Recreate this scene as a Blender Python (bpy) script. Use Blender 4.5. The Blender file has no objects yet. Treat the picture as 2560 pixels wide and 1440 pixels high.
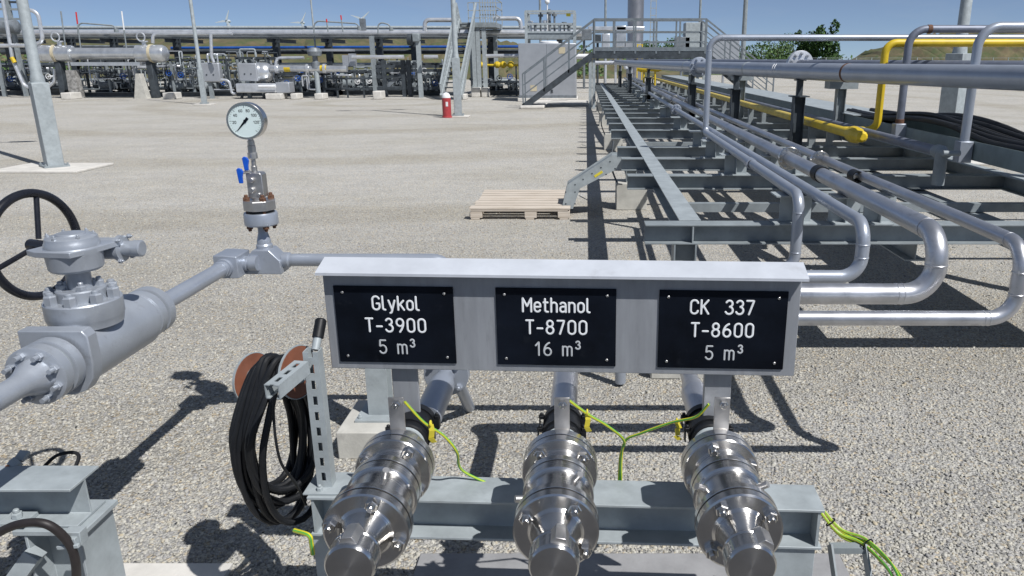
import bpy, math, random
import numpy as np
from mathutils import Vector as V, Matrix

sc = bpy.context.scene
col = sc.collection
rad = math.radians
random.seed(7)

# ------------------------------------------------------------------ camera, sky, sun, exposure
PITCH = rad(16.6)
FPX, PPX, PPY, EYE = 1918.0, 1464.0, 720.0, 1.8
cd = bpy.data.cameras.new("camera")
cam = bpy.data.objects.new("camera", cd)
col.objects.link(cam)
cd.sensor_width = 36.0
cd.lens = FPX / 2560 * 36
cd.shift_x = -(PPX - 1280) / 2560
cd.clip_start, cd.clip_end = 0.05, 4000
cam.location = (0, 0, EYE)
cam.rotation_euler = (math.pi / 2 - PITCH, 0, 0)
sc.camera = cam

SUN = V((0.58, -0.52, 1.0)).normalized()
ELEV = math.asin(SUN.z)
AZ = math.atan2(SUN.x, SUN.y)
w = bpy.data.worlds.new("World")
sc.world = w
w.use_nodes = True
nt = w.node_tree
bg = nt.nodes["Background"]
sky = nt.nodes.new("ShaderNodeTexSky")
sky.sky_type = 'NISHITA'
sky.sun_disc = False
sky.sun_elevation = ELEV
sky.sun_rotation = AZ
sky.air_density = 0.4
sky.dust_density = 0.0
sky.ozone_density = 6.0
# a few thin high clouds, laid out by sky direction
tc = nt.nodes.new("ShaderNodeTexCoord")
mp = nt.nodes.new("ShaderNodeMapping"); mp.inputs['Scale'].default_value = (1.6, 1.6, 7.0)
nz = nt.nodes.new("ShaderNodeTexNoise"); nz.inputs['Scale'].default_value = 3.2; nz.inputs['Detail'].default_value = 7; nz.inputs['Roughness'].default_value = 0.62
rp = nt.nodes.new("ShaderNodeMapRange"); rp.inputs['From Min'].default_value = 0.48; rp.inputs['From Max'].default_value = 0.78; rp.inputs['To Min'].default_value = 0.27; rp.inputs['To Max'].default_value = 0.44
mx = nt.nodes.new("ShaderNodeMixRGB"); mx.inputs['Color2'].default_value = (5.2, 6.0, 7.2, 1)
nt.links.new(tc.outputs['Generated'], mp.inputs['Vector'])
nt.links.new(mp.outputs[0], nz.inputs['Vector'])
nt.links.new(nz.outputs['Fac'], rp.inputs['Value'])
nt.links.new(rp.outputs[0], mx.inputs['Fac'])
nt.links.new(sky.outputs[0], mx.inputs['Color1'])
nt.links.new(mx.outputs[0], bg.inputs['Color'])
bg.inputs['Strength'].default_value = 0.075

sd = bpy.data.lights.new("sun", 'SUN')
sd.energy = 5.0
sd.angle = rad(0.53)
sd.color = (1.0, 0.98, 0.955)
so = bpy.data.objects.new("sun", sd)
col.objects.link(so)
so.rotation_euler = (-SUN).to_track_quat('-Z', 'Y').to_euler()
so.location = (20, -18, 35)
sc.view_settings.view_transform = 'Standard'
sc.view_settings.look = 'None'
sc.view_settings.exposure = 0.03
sc.view_settings.gamma = 1.0

# ------------------------------------------------------------------ surveying: where a sight line meets a plane
CP, SP = math.cos(PITCH), math.sin(PITCH)
def ray(u, v):
    x, y = (u - PPX) / FPX, (PPY - v) / FPX
    return V((x, CP + y * SP, -SP + y * CP))
def P(u, v, Y=None, z=None):
    d = ray(u, v)
    t = Y / d.y if Y is not None else (z - EYE) / d.z
    return V((d.x * t, d.y * t, EYE + d.z * t))

# ------------------------------------------------------------------ materials
def node_mat(name):
    m = bpy.data.materials.new(name)
    m.use_nodes = True
    return m, m.node_tree, m.node_tree.nodes["Principled BSDF"]
def M(name, c, rough=0.5, metal=0.0, var=0.10, scale=5.0, bump=0.0, bscale=60.0, c2=None, c2amt=0.5, rvar=0.1, stretch=None, spec=0.5):
    m, t, b = node_mat(name)
    N, L = t.nodes, t.links
    tc = N.new("ShaderNodeTexCoord")
    vec = tc.outputs['Object']
    if stretch:
        mp = N.new("ShaderNodeMapping"); mp.inputs['Scale'].default_value = stretch
        L.new(vec, mp.inputs['Vector']); vec = mp.outputs[0]
    n = N.new("ShaderNodeTexNoise"); n.inputs['Scale'].default_value = scale; n.inputs['Detail'].default_value = 6; n.inputs['Roughness'].default_value = 0.65
    L.new(vec, n.inputs['Vector'])
    r = N.new("ShaderNodeValToRGB")
    lo = tuple(max(0, x * (1 - var * 2)) for x in c) + (1,)
    hi = tuple(min(1, x * (1 + var * 2)) for x in c) + (1,)
    r.color_ramp.elements[0].position = 0.28; r.color_ramp.elements[0].color = lo
    r.color_ramp.elements[1].position = 0.72; r.color_ramp.elements[1].color = hi
    L.new(n.outputs['Fac'], r.inputs['Fac'])
    out = r.outputs['Color']
    if c2:
        n2 = N.new("ShaderNodeTexNoise"); n2.inputs['Scale'].default_value = scale * 1.7; n2.inputs['Detail'].default_value = 8; n2.inputs['Roughness'].default_value = 0.7
        L.new(vec, n2.inputs['Vector'])
        mr = N.new("ShaderNodeMapRange"); mr.inputs['From Min'].default_value = 0.75 - 0.35 * c2amt; mr.inputs['From Max'].default_value = 0.85 - 0.2 * c2amt
        L.new(n2.outputs['Fac'], mr.inputs['Value'])
        mxx = N.new("ShaderNodeMixRGB"); mxx.inputs['Color2'].default_value = tuple(c2) + (1,)
        L.new(mr.outputs[0], mxx.inputs['Fac']); L.new(out, mxx.inputs['Color1'])
        out = mxx.outputs['Color']
    L.new(out, b.inputs['Base Color'])
    b.inputs['Metallic'].default_value = metal
    b.inputs['Specular IOR Level'].default_value = spec
    mr2 = N.new("ShaderNodeMapRange"); mr2.inputs['To Min'].default_value = max(0.02, rough - rvar); mr2.inputs['To Max'].default_value = min(1, rough + rvar)
    L.new(n.outputs['Fac'], mr2.inputs['Value']); L.new(mr2.outputs[0], b.inputs['Roughness'])
    if bump:
        nb = N.new("ShaderNodeTexNoise"); nb.inputs['Scale'].default_value = bscale; nb.inputs['Detail'].default_value = 4
        L.new(vec, nb.inputs['Vector'])
        bp = N.new("ShaderNodeBump"); bp.inputs['Strength'].default_value = bump; bp.inputs['Distance'].default_value = 0.01
        L.new(nb.outputs['Fac'], bp.inputs['Height']); L.new(bp.outputs[0], b.inputs['Normal'])
    return m

galv = M("galvanised_steel", (0.325, 0.362, 0.378), 0.5, 0.05, 0.10, 9, 0.03, 80, c2=(0.265, 0.295, 0.305), c2amt=0.5)
galv_dark = M("weathered_shaded_galvanised_steel", (0.235, 0.265, 0.28), 0.55, 0.05, 0.12, 6, 0.04, 60, c2=(0.18, 0.205, 0.215))  # base colour lowered to hold the shade among the rack beams
pipe_paint = M("grey_blue_pipe_paint", (0.36, 0.395, 0.455), 0.34, 0.45, 0.06, 4, 0.02, 120, rvar=0.08, c2=(0.25, 0.27, 0.31), c2amt=0.38)
valve_paint = M("grey_valve_paint", (0.365, 0.395, 0.44), 0.36, 0.4, 0.06, 7, 0.05, 140, rvar=0.08, c2=(0.27, 0.285, 0.31), c2amt=0.42)
pickled = M("dull_stainless_pipe", (0.55, 0.56, 0.59), 0.36, 0.85, 0.10, 6, 0.03, 40, c2=(0.36, 0.37, 0.40), c2amt=0.55, stretch=(1, 0.35, 1))
stainless = M("turned_stainless_steel", (0.62, 0.60, 0.57), 0.2, 1.0, 0.05, 30, 0.01, 300, rvar=0.05)
def turned(name, c, rough, an):
    m, t, b_ = node_mat(name); N, L = t.nodes, t.links
    tg = N.new("ShaderNodeTangent"); tg.direction_type = 'RADIAL'; tg.axis = 'Y'; L.new(tg.outputs[0], b_.inputs['Tangent'])
    tc = N.new("ShaderNodeTexCoord"); mp = N.new("ShaderNodeMapping"); mp.inputs['Scale'].default_value = (3, 420, 3)
    n = N.new("ShaderNodeTexNoise"); n.inputs['Scale'].default_value = 1.0; n.inputs['Detail'].default_value = 3
    n2 = N.new("ShaderNodeTexNoise"); n2.inputs['Scale'].default_value = 22; n2.inputs['Detail'].default_value = 5
    L.new(tc.outputs['Object'], mp.inputs[0]); L.new(mp.outputs[0], n.inputs['Vector']); L.new(tc.outputs['Object'], n2.inputs['Vector'])
    mr = N.new("ShaderNodeMapRange"); mr.inputs['To Min'].default_value = rough - .07; mr.inputs['To Max'].default_value = rough + .09
    L.new(n.outputs['Fac'], mr.inputs['Value']); L.new(mr.outputs[0], b_.inputs['Roughness'])
    r = N.new("ShaderNodeValToRGB"); r.color_ramp.elements[0].position = .3; r.color_ramp.elements[0].color = tuple(x * .82 for x in c) + (1,); r.color_ramp.elements[1].position = .7; r.color_ramp.elements[1].color = tuple(c) + (1,)
    L.new(n2.outputs['Fac'], r.inputs[0]); L.new(r.outputs[0], b_.inputs['Base Color'])
    b_.inputs['Metallic'].default_value = 1; b_.inputs['Anisotropic'].default_value = an; b_.inputs['Anisotropic Rotation'].default_value = 0.25
    return m
turned_steel = turned("turned_stainless_steel_flanges", (0.68, 0.67, 0.655), 0.235, 0.75)
stainless_dull = M("satin_stainless_steel", (0.56, 0.55, 0.54), 0.36, 0.9, 0.08, 20, 0.02, 200)
sign_steel = M("sign_sheet_steel", (0.31, 0.325, 0.35), 0.42, 0.3, 0.07, 5, 0.01, 200, c2=(0.25, 0.26, 0.275), c2amt=0.5, stretch=(5, 5, 0.8))
hood_steel = M("hood_sheet_metal", (0.58, 0.61, 0.66), 0.4, 0.2, 0.06, 5, c2=(0.48, 0.5, 0.53), c2amt=0.4)
rubber = M("black_rubber", (0.009, 0.010, 0.012), 0.48, 0.0, 0.15, 20, 0.02, 90, spec=0.35)
wheel_black = M("black_wheel_enamel", (0.012, 0.013, 0.018), 0.28, 0.0, 0.15, 20)
plate_black = M("black_name_plate", (0.004, 0.006, 0.011), 0.5, 0.0, 0.35, 4, spec=0.12, c2=(0.017, 0.020, 0.026), c2amt=0.45)
white_ink = M("white_engraving", (0.78, 0.80, 0.82), 0.6, 0, 0.03, 20)
grey_ink = M("worn_grey_engraving", (0.48, 0.50, 0.52), 0.6, 0, 0.08, 30)
concrete = M("cast_concrete", (0.47, 0.46, 0.42), 0.9, 0, 0.10, 5, 0.15, 70, c2=(0.36, 0.35, 0.32), c2amt=0.5)
concrete_pale = M("pale_concrete", (0.58, 0.56, 0.52), 0.9, 0, 0.08, 5, 0.12, 70)
yellow = M("yellow_pipe_paint", (0.60, 0.43, 0.02), 0.45, 0, 0.10, 6, 0.02, 50, c2=(0.42, 0.32, 0.07), c2amt=0.5)
yellow_dusty = M("dusty_yellow_paint", (0.62, 0.48, 0.12), 0.6, 0, 0.12, 7)
tag_yellow = M("yellow_tag_plastic", (0.66, 0.56, 0.05), 0.45, 0, 0.05, 20)
blue_plastic = M("blue_lever_plastic", (0.008, 0.09, 0.52), 0.35, 0, 0.08, 20)
blue_paint = M("blue_pipe_paint", (0.015, 0.08, 0.33), 0.4, 0, 0.1, 4)
rust = M("rusty_bolt", (0.13, 0.065, 0.04), 0.8, 0.2, 0.25, 60, 0.1, 200)
brown = M("brown_phenolic_disc", (0.19, 0.07, 0.04), 0.55, 0, 0.10, 12)
copper = M("orange_conduit", (0.34, 0.11, 0.03), 0.5, 0, 0.2, 20)
red_paint = M("red_hydrant_paint", (0.36, 0.042, 0.048), 0.4, 0, 0.08, 10)
white_paint = M("white_paint", (0.74, 0.75, 0.76), 0.45, 0, 0.05, 6)
alu = M("aluminium_cladding", (0.60, 0.62, 0.64), 0.33, 0.75, 0.10, 3, 0.05, 12)
alu_pipe = M("bright_pipe_cladding", (0.62, 0.64, 0.67), 0.35, 0.6, 0.10, 3, 0.04, 14)
dark_steel = M("dark_plant_steel", (0.045, 0.055, 0.065), 0.55, 0.1, 0.25, 4)
mid_steel = M("grey_plant_steel", (0.17, 0.19, 0.21), 0.5, 0.15, 0.2, 4)
cabinet_grey = M("brushed_cabinet_steel", (0.40, 0.42, 0.45), 0.42, 0.45, 0.05, 2, 0.01, 30)
beige_sticker = M("beige_label_sticker", (0.50, 0.44, 0.31), 0.6, 0, 0.05, 9)
glass_face = M("gauge_dial", (0.60, 0.70, 0.70), 0.25, 0, 0.02, 9)
red_plastic = M("red_marker", (0.55, 0.03, 0.03), 0.5, 0, 0.1, 9)
gauge_steel = M("gauge_case_steel", (0.55, 0.54, 0.53), 0.25, 1.0, 0.05, 20)
fence_mat = M("fence_wire_grey", (0.30, 0.34, 0.33), 0.6, 0.1, 0.1, 4)
turbine_white = M("turbine_white", (0.55, 0.60, 0.66), 0.5, 0, 0.03, 1)

def wood_mat():
    m, t, b = node_mat("raw_pallet_wood")
    N, L = t.nodes, t.links
    tc = N.new("ShaderNodeTexCoord"); mp = N.new("ShaderNodeMapping"); mp.inputs['Scale'].default_value = (1.2, 28, 28)
    n = N.new("ShaderNodeTexNoise"); n.inputs['Scale'].default_value = 2.5; n.inputs['Detail'].default_value = 6
    isl = N.new("ShaderNodeNewGeometry")
    r = N.new("ShaderNodeValToRGB"); r.color_ramp.elements[0].position = 0.3; r.color_ramp.elements[0].color = (0.44, 0.375, 0.30, 1)
    r.color_ramp.elements[1].position = 0.7; r.color_ramp.elements[1].color = (0.64, 0.575, 0.50, 1)
    hs = N.new("ShaderNodeHueSaturation"); mr = N.new("ShaderNodeMapRange"); mr.inputs['To Min'].default_value = 0.82; mr.inputs['To Max'].default_value = 1.12
    L.new(tc.outputs['Object'], mp.inputs[0]); L.new(mp.outputs[0], n.inputs['Vector']); L.new(n.outputs['Fac'], r.inputs[0])
    L.new(isl.outputs['Random Per Island'], mr.inputs['Value']); L.new(mr.outputs[0], hs.inputs['Value']); L.new(r.outputs[0], hs.inputs['Color'])
    L.new(hs.outputs[0], b.inputs['Base Color']); b.inputs['Roughness'].default_value = 0.8
    return m
wood = wood_mat()

def stripe_mat():
    # green-yellow earth wire: stripes that wind along the wire's own length
    m, t, b = node_mat("green_yellow_wire")
    N, L = t.nodes, t.links
    uv = N.new("ShaderNodeUVMap"); sp = N.new("ShaderNodeSeparateXYZ"); L.new(uv.outputs[0], sp.inputs[0])
    a = N.new("ShaderNodeMath"); a.operation = 'MULTIPLY_ADD'; a.inputs[1].default_value = 3.0
    L.new(sp.outputs['Y'], a.inputs[0]); L.new(sp.outputs['X'], a.inputs[2])
    fr = N.new("ShaderNodeMath"); fr.operation = 'FRACT'; L.new(a.outputs[0], fr.inputs[0])
    gt = N.new("ShaderNodeMath"); gt.operation = 'GREATER_THAN'; gt.inputs[1].default_value = 0.5; L.new(fr.outputs[0], gt.inputs[0])
    mxx = N.new("ShaderNodeMixRGB"); mxx.inputs['Color1'].default_value = (0.62, 0.55, 0.03, 1); mxx.inputs['Color2'].default_value = (0.07, 0.38, 0.06, 1)
    L.new(gt.outputs[0], mxx.inputs['Fac']); L.new(mxx.outputs[0], b.inputs['Base Color']); b.inputs['Roughness'].default_value = 0.4
    return m
earth = stripe_mat()

# ------------------------------------------------------------------ mesh builder
Z = V((0, 0, 1)); X = V((1, 0, 0)); Y = V((0, 1, 0))
def frame(axis, up=None):
    a = axis.normalized()
    u = up if up is not None else (Z if abs(a.z) < 0.9 else Y)
    s = a.cross(u)
    if s.length < 1e-6:
        s = a.cross(X)
    s.normalize()
    return a, s, s.cross(a).normalized()
def arc2(cx, cy, rx, ry, a0, a1, n=12):
    return [(cx + rx * math.cos(rad(a0 + (a1 - a0) * i / n)), cy + ry * math.sin(rad(a0 + (a1 - a0) * i / n))) for i in range(n + 1)]
def route(pts, R, n=8):
    """corner points -> path whose corners are elbows of bend radius R"""
    pts = [V(p) for p in pts]
    out = [pts[0]]
    for i in range(1, len(pts) - 1):
        a, b, c = pts[i - 1], pts[i], pts[i + 1]
        d1, d2 = (b - a).normalized(), (c - b).normalized()
        ang = d1.angle(d2)
        if ang < 0.02 or ang > 3.0:
            out.append(b); continue
        r = R if not isinstance(R, (list, tuple)) else R[i - 1]
        t = min(r * math.tan(ang / 2), (b - a).length * 0.49, (c - b).length * 0.49)
        rr = t / math.tan(ang / 2)
        p0 = b - d1 * t
        nrm = (d2 - d1 * d1.dot(d2)).normalized()
        cen = p0 + nrm * rr
        for k in range(n + 1):
            th = ang * k / n
            out.append(cen - nrm * rr * math.cos(th) + d1 * rr * math.sin(th))
    out.append(pts[-1])
    return out
def spline(pts, n=8):
    pts = [V(p) for p in pts]
    q = [pts[0] * 2 - pts[1]] + pts + [pts[-1] * 2 - pts[-2]]
    out = []
    for i in range(1, len(q) - 2):
        p0, p1, p2, p3 = q[i - 1:i + 3]
        for k in range(n):
            t = k / n
            out.append(0.5 * ((2 * p1) + (p2 - p0) * t + (2 * p0 - 5 * p1 + 4 * p2 - p3) * t * t + (3 * p1 - p0 - 3 * p2 + p3) * t ** 3))
    out.append(pts[-1])
    return out

ORIG = {}
class MB:
    def __init__(s):
        s.v, s.f, s.uv = [], [], None
    def add(s, vs, fs):
        k = len(s.v)
        s.v += [tuple(p) for p in vs]
        s.f += [tuple(i + k for i in f) for f in fs]
        return s
    def box(s, a, b):
        (x0, y0, z0), (x1, y1, z1) = a, b
        x0, x1 = min(x0, x1), max(x0, x1); y0, y1 = min(y0, y1), max(y0, y1); z0, z1 = min(z0, z1), max(z0, z1)
        return s.add([(x0, y0, z0), (x1, y0, z0), (x1, y1, z0), (x0, y1, z0), (x0, y0, z1), (x1, y0, z1), (x1, y1, z1), (x0, y1, z1)],
                     [(0, 3, 2, 1), (4, 5, 6, 7), (0, 1, 5, 4), (1, 2, 6, 5), (2, 3, 7, 6), (3, 0, 4, 7)])
    def bar(s, p0, p1, wid, hgt, up=None):
        """box along a line: wid sideways, hgt along up"""
        p0, p1 = V(p0), V(p1)
        a, sd_, u = frame(p1 - p0, up)
        vs = []
        for p in (p0, p1):
            for x, y in ((-1, -1), (1, -1), (1, 1), (-1, 1)):
                vs.append(p + sd_ * (x * wid / 2) + u * (y * hgt / 2))
        return s.add(vs, [(0, 1, 2, 3), (7, 6, 5, 4), (0, 4, 5, 1), (1, 5, 6, 2), (2, 6, 7, 3), (3, 7, 4, 0)])
    def prism(s, poly, o, ex, ey, depth):
        """polygon in the plane (ex, ey) pushed along ex x ey by depth"""
        o, ex, ey = V(o), V(ex), V(ey)
        ez = ex.cross(ey).normalized()
        n = len(poly)
        vs = [o + ex * x + ey * y for x, y in poly] + [o + ex * x + ey * y + ez * depth for x, y in poly]
        fs = [tuple(reversed(range(n))), tuple(range(n, 2 * n))] + [(i, (i + 1) % n, n + (i + 1) % n, n + i) for i in range(n)]
        return s.add(vs, fs)
    def lathe(s, o, axis, prof, n=28, up=None, caps=True):
        o = V(o); a, sd_, u = frame(V(axis), up)
        vs, fs = [], []
        for d, r in prof:
            for k in range(n):
                th = 2 * math.pi * k / n
                vs.append(o + a * d + (sd_ * math.cos(th) + u * math.sin(th)) * r)
        for i in range(len(prof) - 1):
            for k in range(n):
                k2 = (k + 1) % n
                fs.append((i * n + k, i * n + k2, (i + 1) * n + k2, (i + 1) * n + k))
        if caps:
            fs.append(tuple(reversed(range(n))))
            fs.append(tuple(range((len(prof) - 1) * n, len(prof) * n)))
        return s.add(vs, fs)
    def cyl(s, p0, p1, r, r1=None, n=20, up=None):
        p0, p1 = V(p0), V(p1)
        return s.lathe(p0, p1 - p0, [(0, r), ((p1 - p0).length, r if r1 is None else r1)], n, up)
    def hexa(s, p, axis, r, h):
        return s.lathe(p, axis, [(0, r), (h * 0.88, r), (h, r * 0.86)], 6)
    def bolt(s, p, axis, r):
        a = V(axis).normalized(); p = V(p)
        s.hexa(p, a, r, r * 1.1)
        return s.lathe(p + a * r * 1.1, a, [(0, r * 0.55), (r * 0.55, r * 0.55), (r * 0.75, r * 0.4)], 10)
    def tube(s, pts, r, n=12, caps=True, closed=False, squash=None, uvlen=False):
        pts = [V(p) for p in pts]
        m = len(pts)
        T = []
        for i in range(m):
            if closed:
                d = pts[(i + 1) % m] - pts[i - 1]
            else:
                d = pts[min(i + 1, m - 1)] - pts[max(i - 1, 0)]
            T.append(d.normalized())
        a, sd_, u = frame(T[0])
        vs, fs = [], []
        cur = sd_
        for i in range(m):
            cur = (cur - T[i] * cur.dot(T[i])).normalized()
            bi = T[i].cross(cur)
            rr = r[i] if isinstance(r, (list, tuple)) else r
            for k in range(n):
                th = 2 * math.pi * k / n
                vs.append(pts[i] + (cur * math.cos(th) + bi * math.sin(th)) * rr)
        for i in range(m if closed else m - 1):
            j = (i + 1) % m
            for k in range(n):
                k2 = (k + 1) % n
                fs.append((i * n + k, i * n + k2, j * n + k2, j * n + k))
        if caps and not closed:
            fs.append(tuple(reversed(range(n))))
            fs.append(tuple(range((m - 1) * n, m * n)))
        if uvlen:
            if s.uv is None: s.uv = {}
            L_ = [0.0]
            for i in range(1, m): L_.append(L_[-1] + (pts[i] - pts[i - 1]).length)
            base = len(s.v)
            for i in range(m):
                for k in range(n): s.uv[base + i * n + k] = (L_[i], k / n)
        return s.add(vs, fs)
    def ring(s, c, axis, R, r, n=28, k=8):
        c = V(c); a, sd_, u = frame(V(axis))
        return s.tube([c + (sd_ * math.cos(2 * math.pi * i / n) + u * math.sin(2 * math.pi * i / n)) * R for i in range(n)], r, k, closed=True)
    def ball(s, c, r, n=16, m=8, half=False):
        c = V(c)
        prof = []
        for i in range(m + 1):
            th = (math.pi / 2 if half else math.pi) * i / m
            prof.append((-r * math.cos(th) if not half else r * math.sin(th), max(1e-4, r * (math.sin(th) if not half else math.cos(th)))))
        return s.lathe(c, Z, prof, n)
    def ibeam(s, p0, p1, h, b, tf=0.009, tw=0.007, up=None):
        p0, p1 = V(p0), V(p1)
        a, sd_, u = frame(p1 - p0, up)
        B, H, W = b / 2, h / 2, tw / 2
        poly = [(-B, -H), (B, -H), (B, -H + tf), (W, -H + tf), (W, H - tf), (B, H - tf), (B, H), (-B, H), (-B, H - tf), (-W, H - tf), (-W, -H + tf), (-B, -H + tf)]
        return s._extr(poly, p0, p1, sd_, u)
    def channel(s, p0, p1, wid, dep, t=0.006, up=None):
        """U section, open towards up"""
        p0, p1 = V(p0), V(p1)
        a, sd_, u = frame(p1 - p0, up)
        B = wid / 2
        poly = [(-B, 0), (B, 0), (B, dep), (B - t, dep), (B - t, t), (-B + t, t), (-B + t, dep), (-B, dep)]
        return s._extr(poly, p0, p1, sd_, u)
    def _extr(s, poly, p0, p1, ex, ey):
        n = len(poly)
        vs = [p0 + ex * x + ey * y for x, y in poly] + [p1 + ex * x + ey * y for x, y in poly]
        fs = [(i, (i + 1) % n, n + (i + 1) % n, n + i) for i in range(n)]
        if n == 12:
            for k in (0, 12):
                q = [(0, 1, 2, 11), (11, 2, 3, 10), (10, 3, 4, 9), (9, 4, 5, 8), (8, 5, 6, 7)]
                q = [(0, 1, 2, 3, 10, 11), (3, 4, 9, 10), (4, 5, 6, 7, 8, 9)]
                fs += [tuple(i + k for i in (f if k else reversed(f))) for f in q]
        else:
            for k in (0, n):
                q = [(0, 1, 4, 5), (1, 2, 3, 4), (0, 5, 6, 7)]
                fs += [tuple(i + k for i in (f if k else reversed(f))) for f in q]
        return s.add(vs, fs)
    def build(s, name, mat, parent=None, loc=None, bev=0.0, sharp=32):
        pts = np.array(s.v, dtype=float)
        if parent is not None:
            o = ORIG[parent.name]
        elif loc is not None:
            o = V(loc)
        else:
            mn, mxx = pts.min(0), pts.max(0)
            o = V(((mn[0] + mxx[0]) / 2, (mn[1] + mxx[1]) / 2, mn[2]))
        me = bpy.data.meshes.new(name)
        me.from_pydata([tuple(p) for p in (pts - np.array(o))], [], s.f)
        if s.uv:
            lay = me.uv_layers.new(name="UVMap")
            li = np.empty(len(me.loops), dtype=np.int32); me.loops.foreach_get("vertex_index", li)
            for i, vi in enumerate(li):
                lay.data[i].uv = s.uv.get(int(vi), (0, 0))
        me.polygons.foreach_set("use_smooth", [True] * len(me.polygons))
        me.update()
        me.set_sharp_from_angle(angle=rad(sharp))
        me.materials.append(mat)
        ob = bpy.data.objects.new(name, me)
        col.objects.link(ob)
        if parent is not None:
            ob.parent = parent
            ORIG[ob.name] = o
        else:
            ob.location = o
            ORIG[ob.name] = o
        if bev:
            md = ob.modifiers.new("bevel", 'BEVEL'); md.width = bev; md.segments = 2; md.limit_method = 'ANGLE'; md.angle_limit = rad(40)
        return ob

def tag(o, label, cat, group=None):
    o["label"] = label; o["category"] = cat
    if group: o["group"] = group
    return o
def T(name, label, cat, loc, group=None):
    o = bpy.data.objects.new(name, None)
    o.empty_display_size = 0.1
    o.location = loc
    col.objects.link(o)
    ORIG[o.name] = V(loc)
    return tag(o, label, cat, group)
def kids(o):
    return [c for c in bpy.data.objects if c.parent == o]
def dup(root, delta, label, group=None):
    r = root.copy(); col.objects.link(r)
    r.location = root.location + V(delta); r["label"] = label
    if group: r["group"] = group
    for ch in kids(root):
        c = ch.copy(); col.objects.link(c); c.parent = r
        for g in kids(ch):
            d = g.copy(); col.objects.link(d); d.parent = c
    return r
def struct(o):
    o["kind"] = "structure"
    return o
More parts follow.
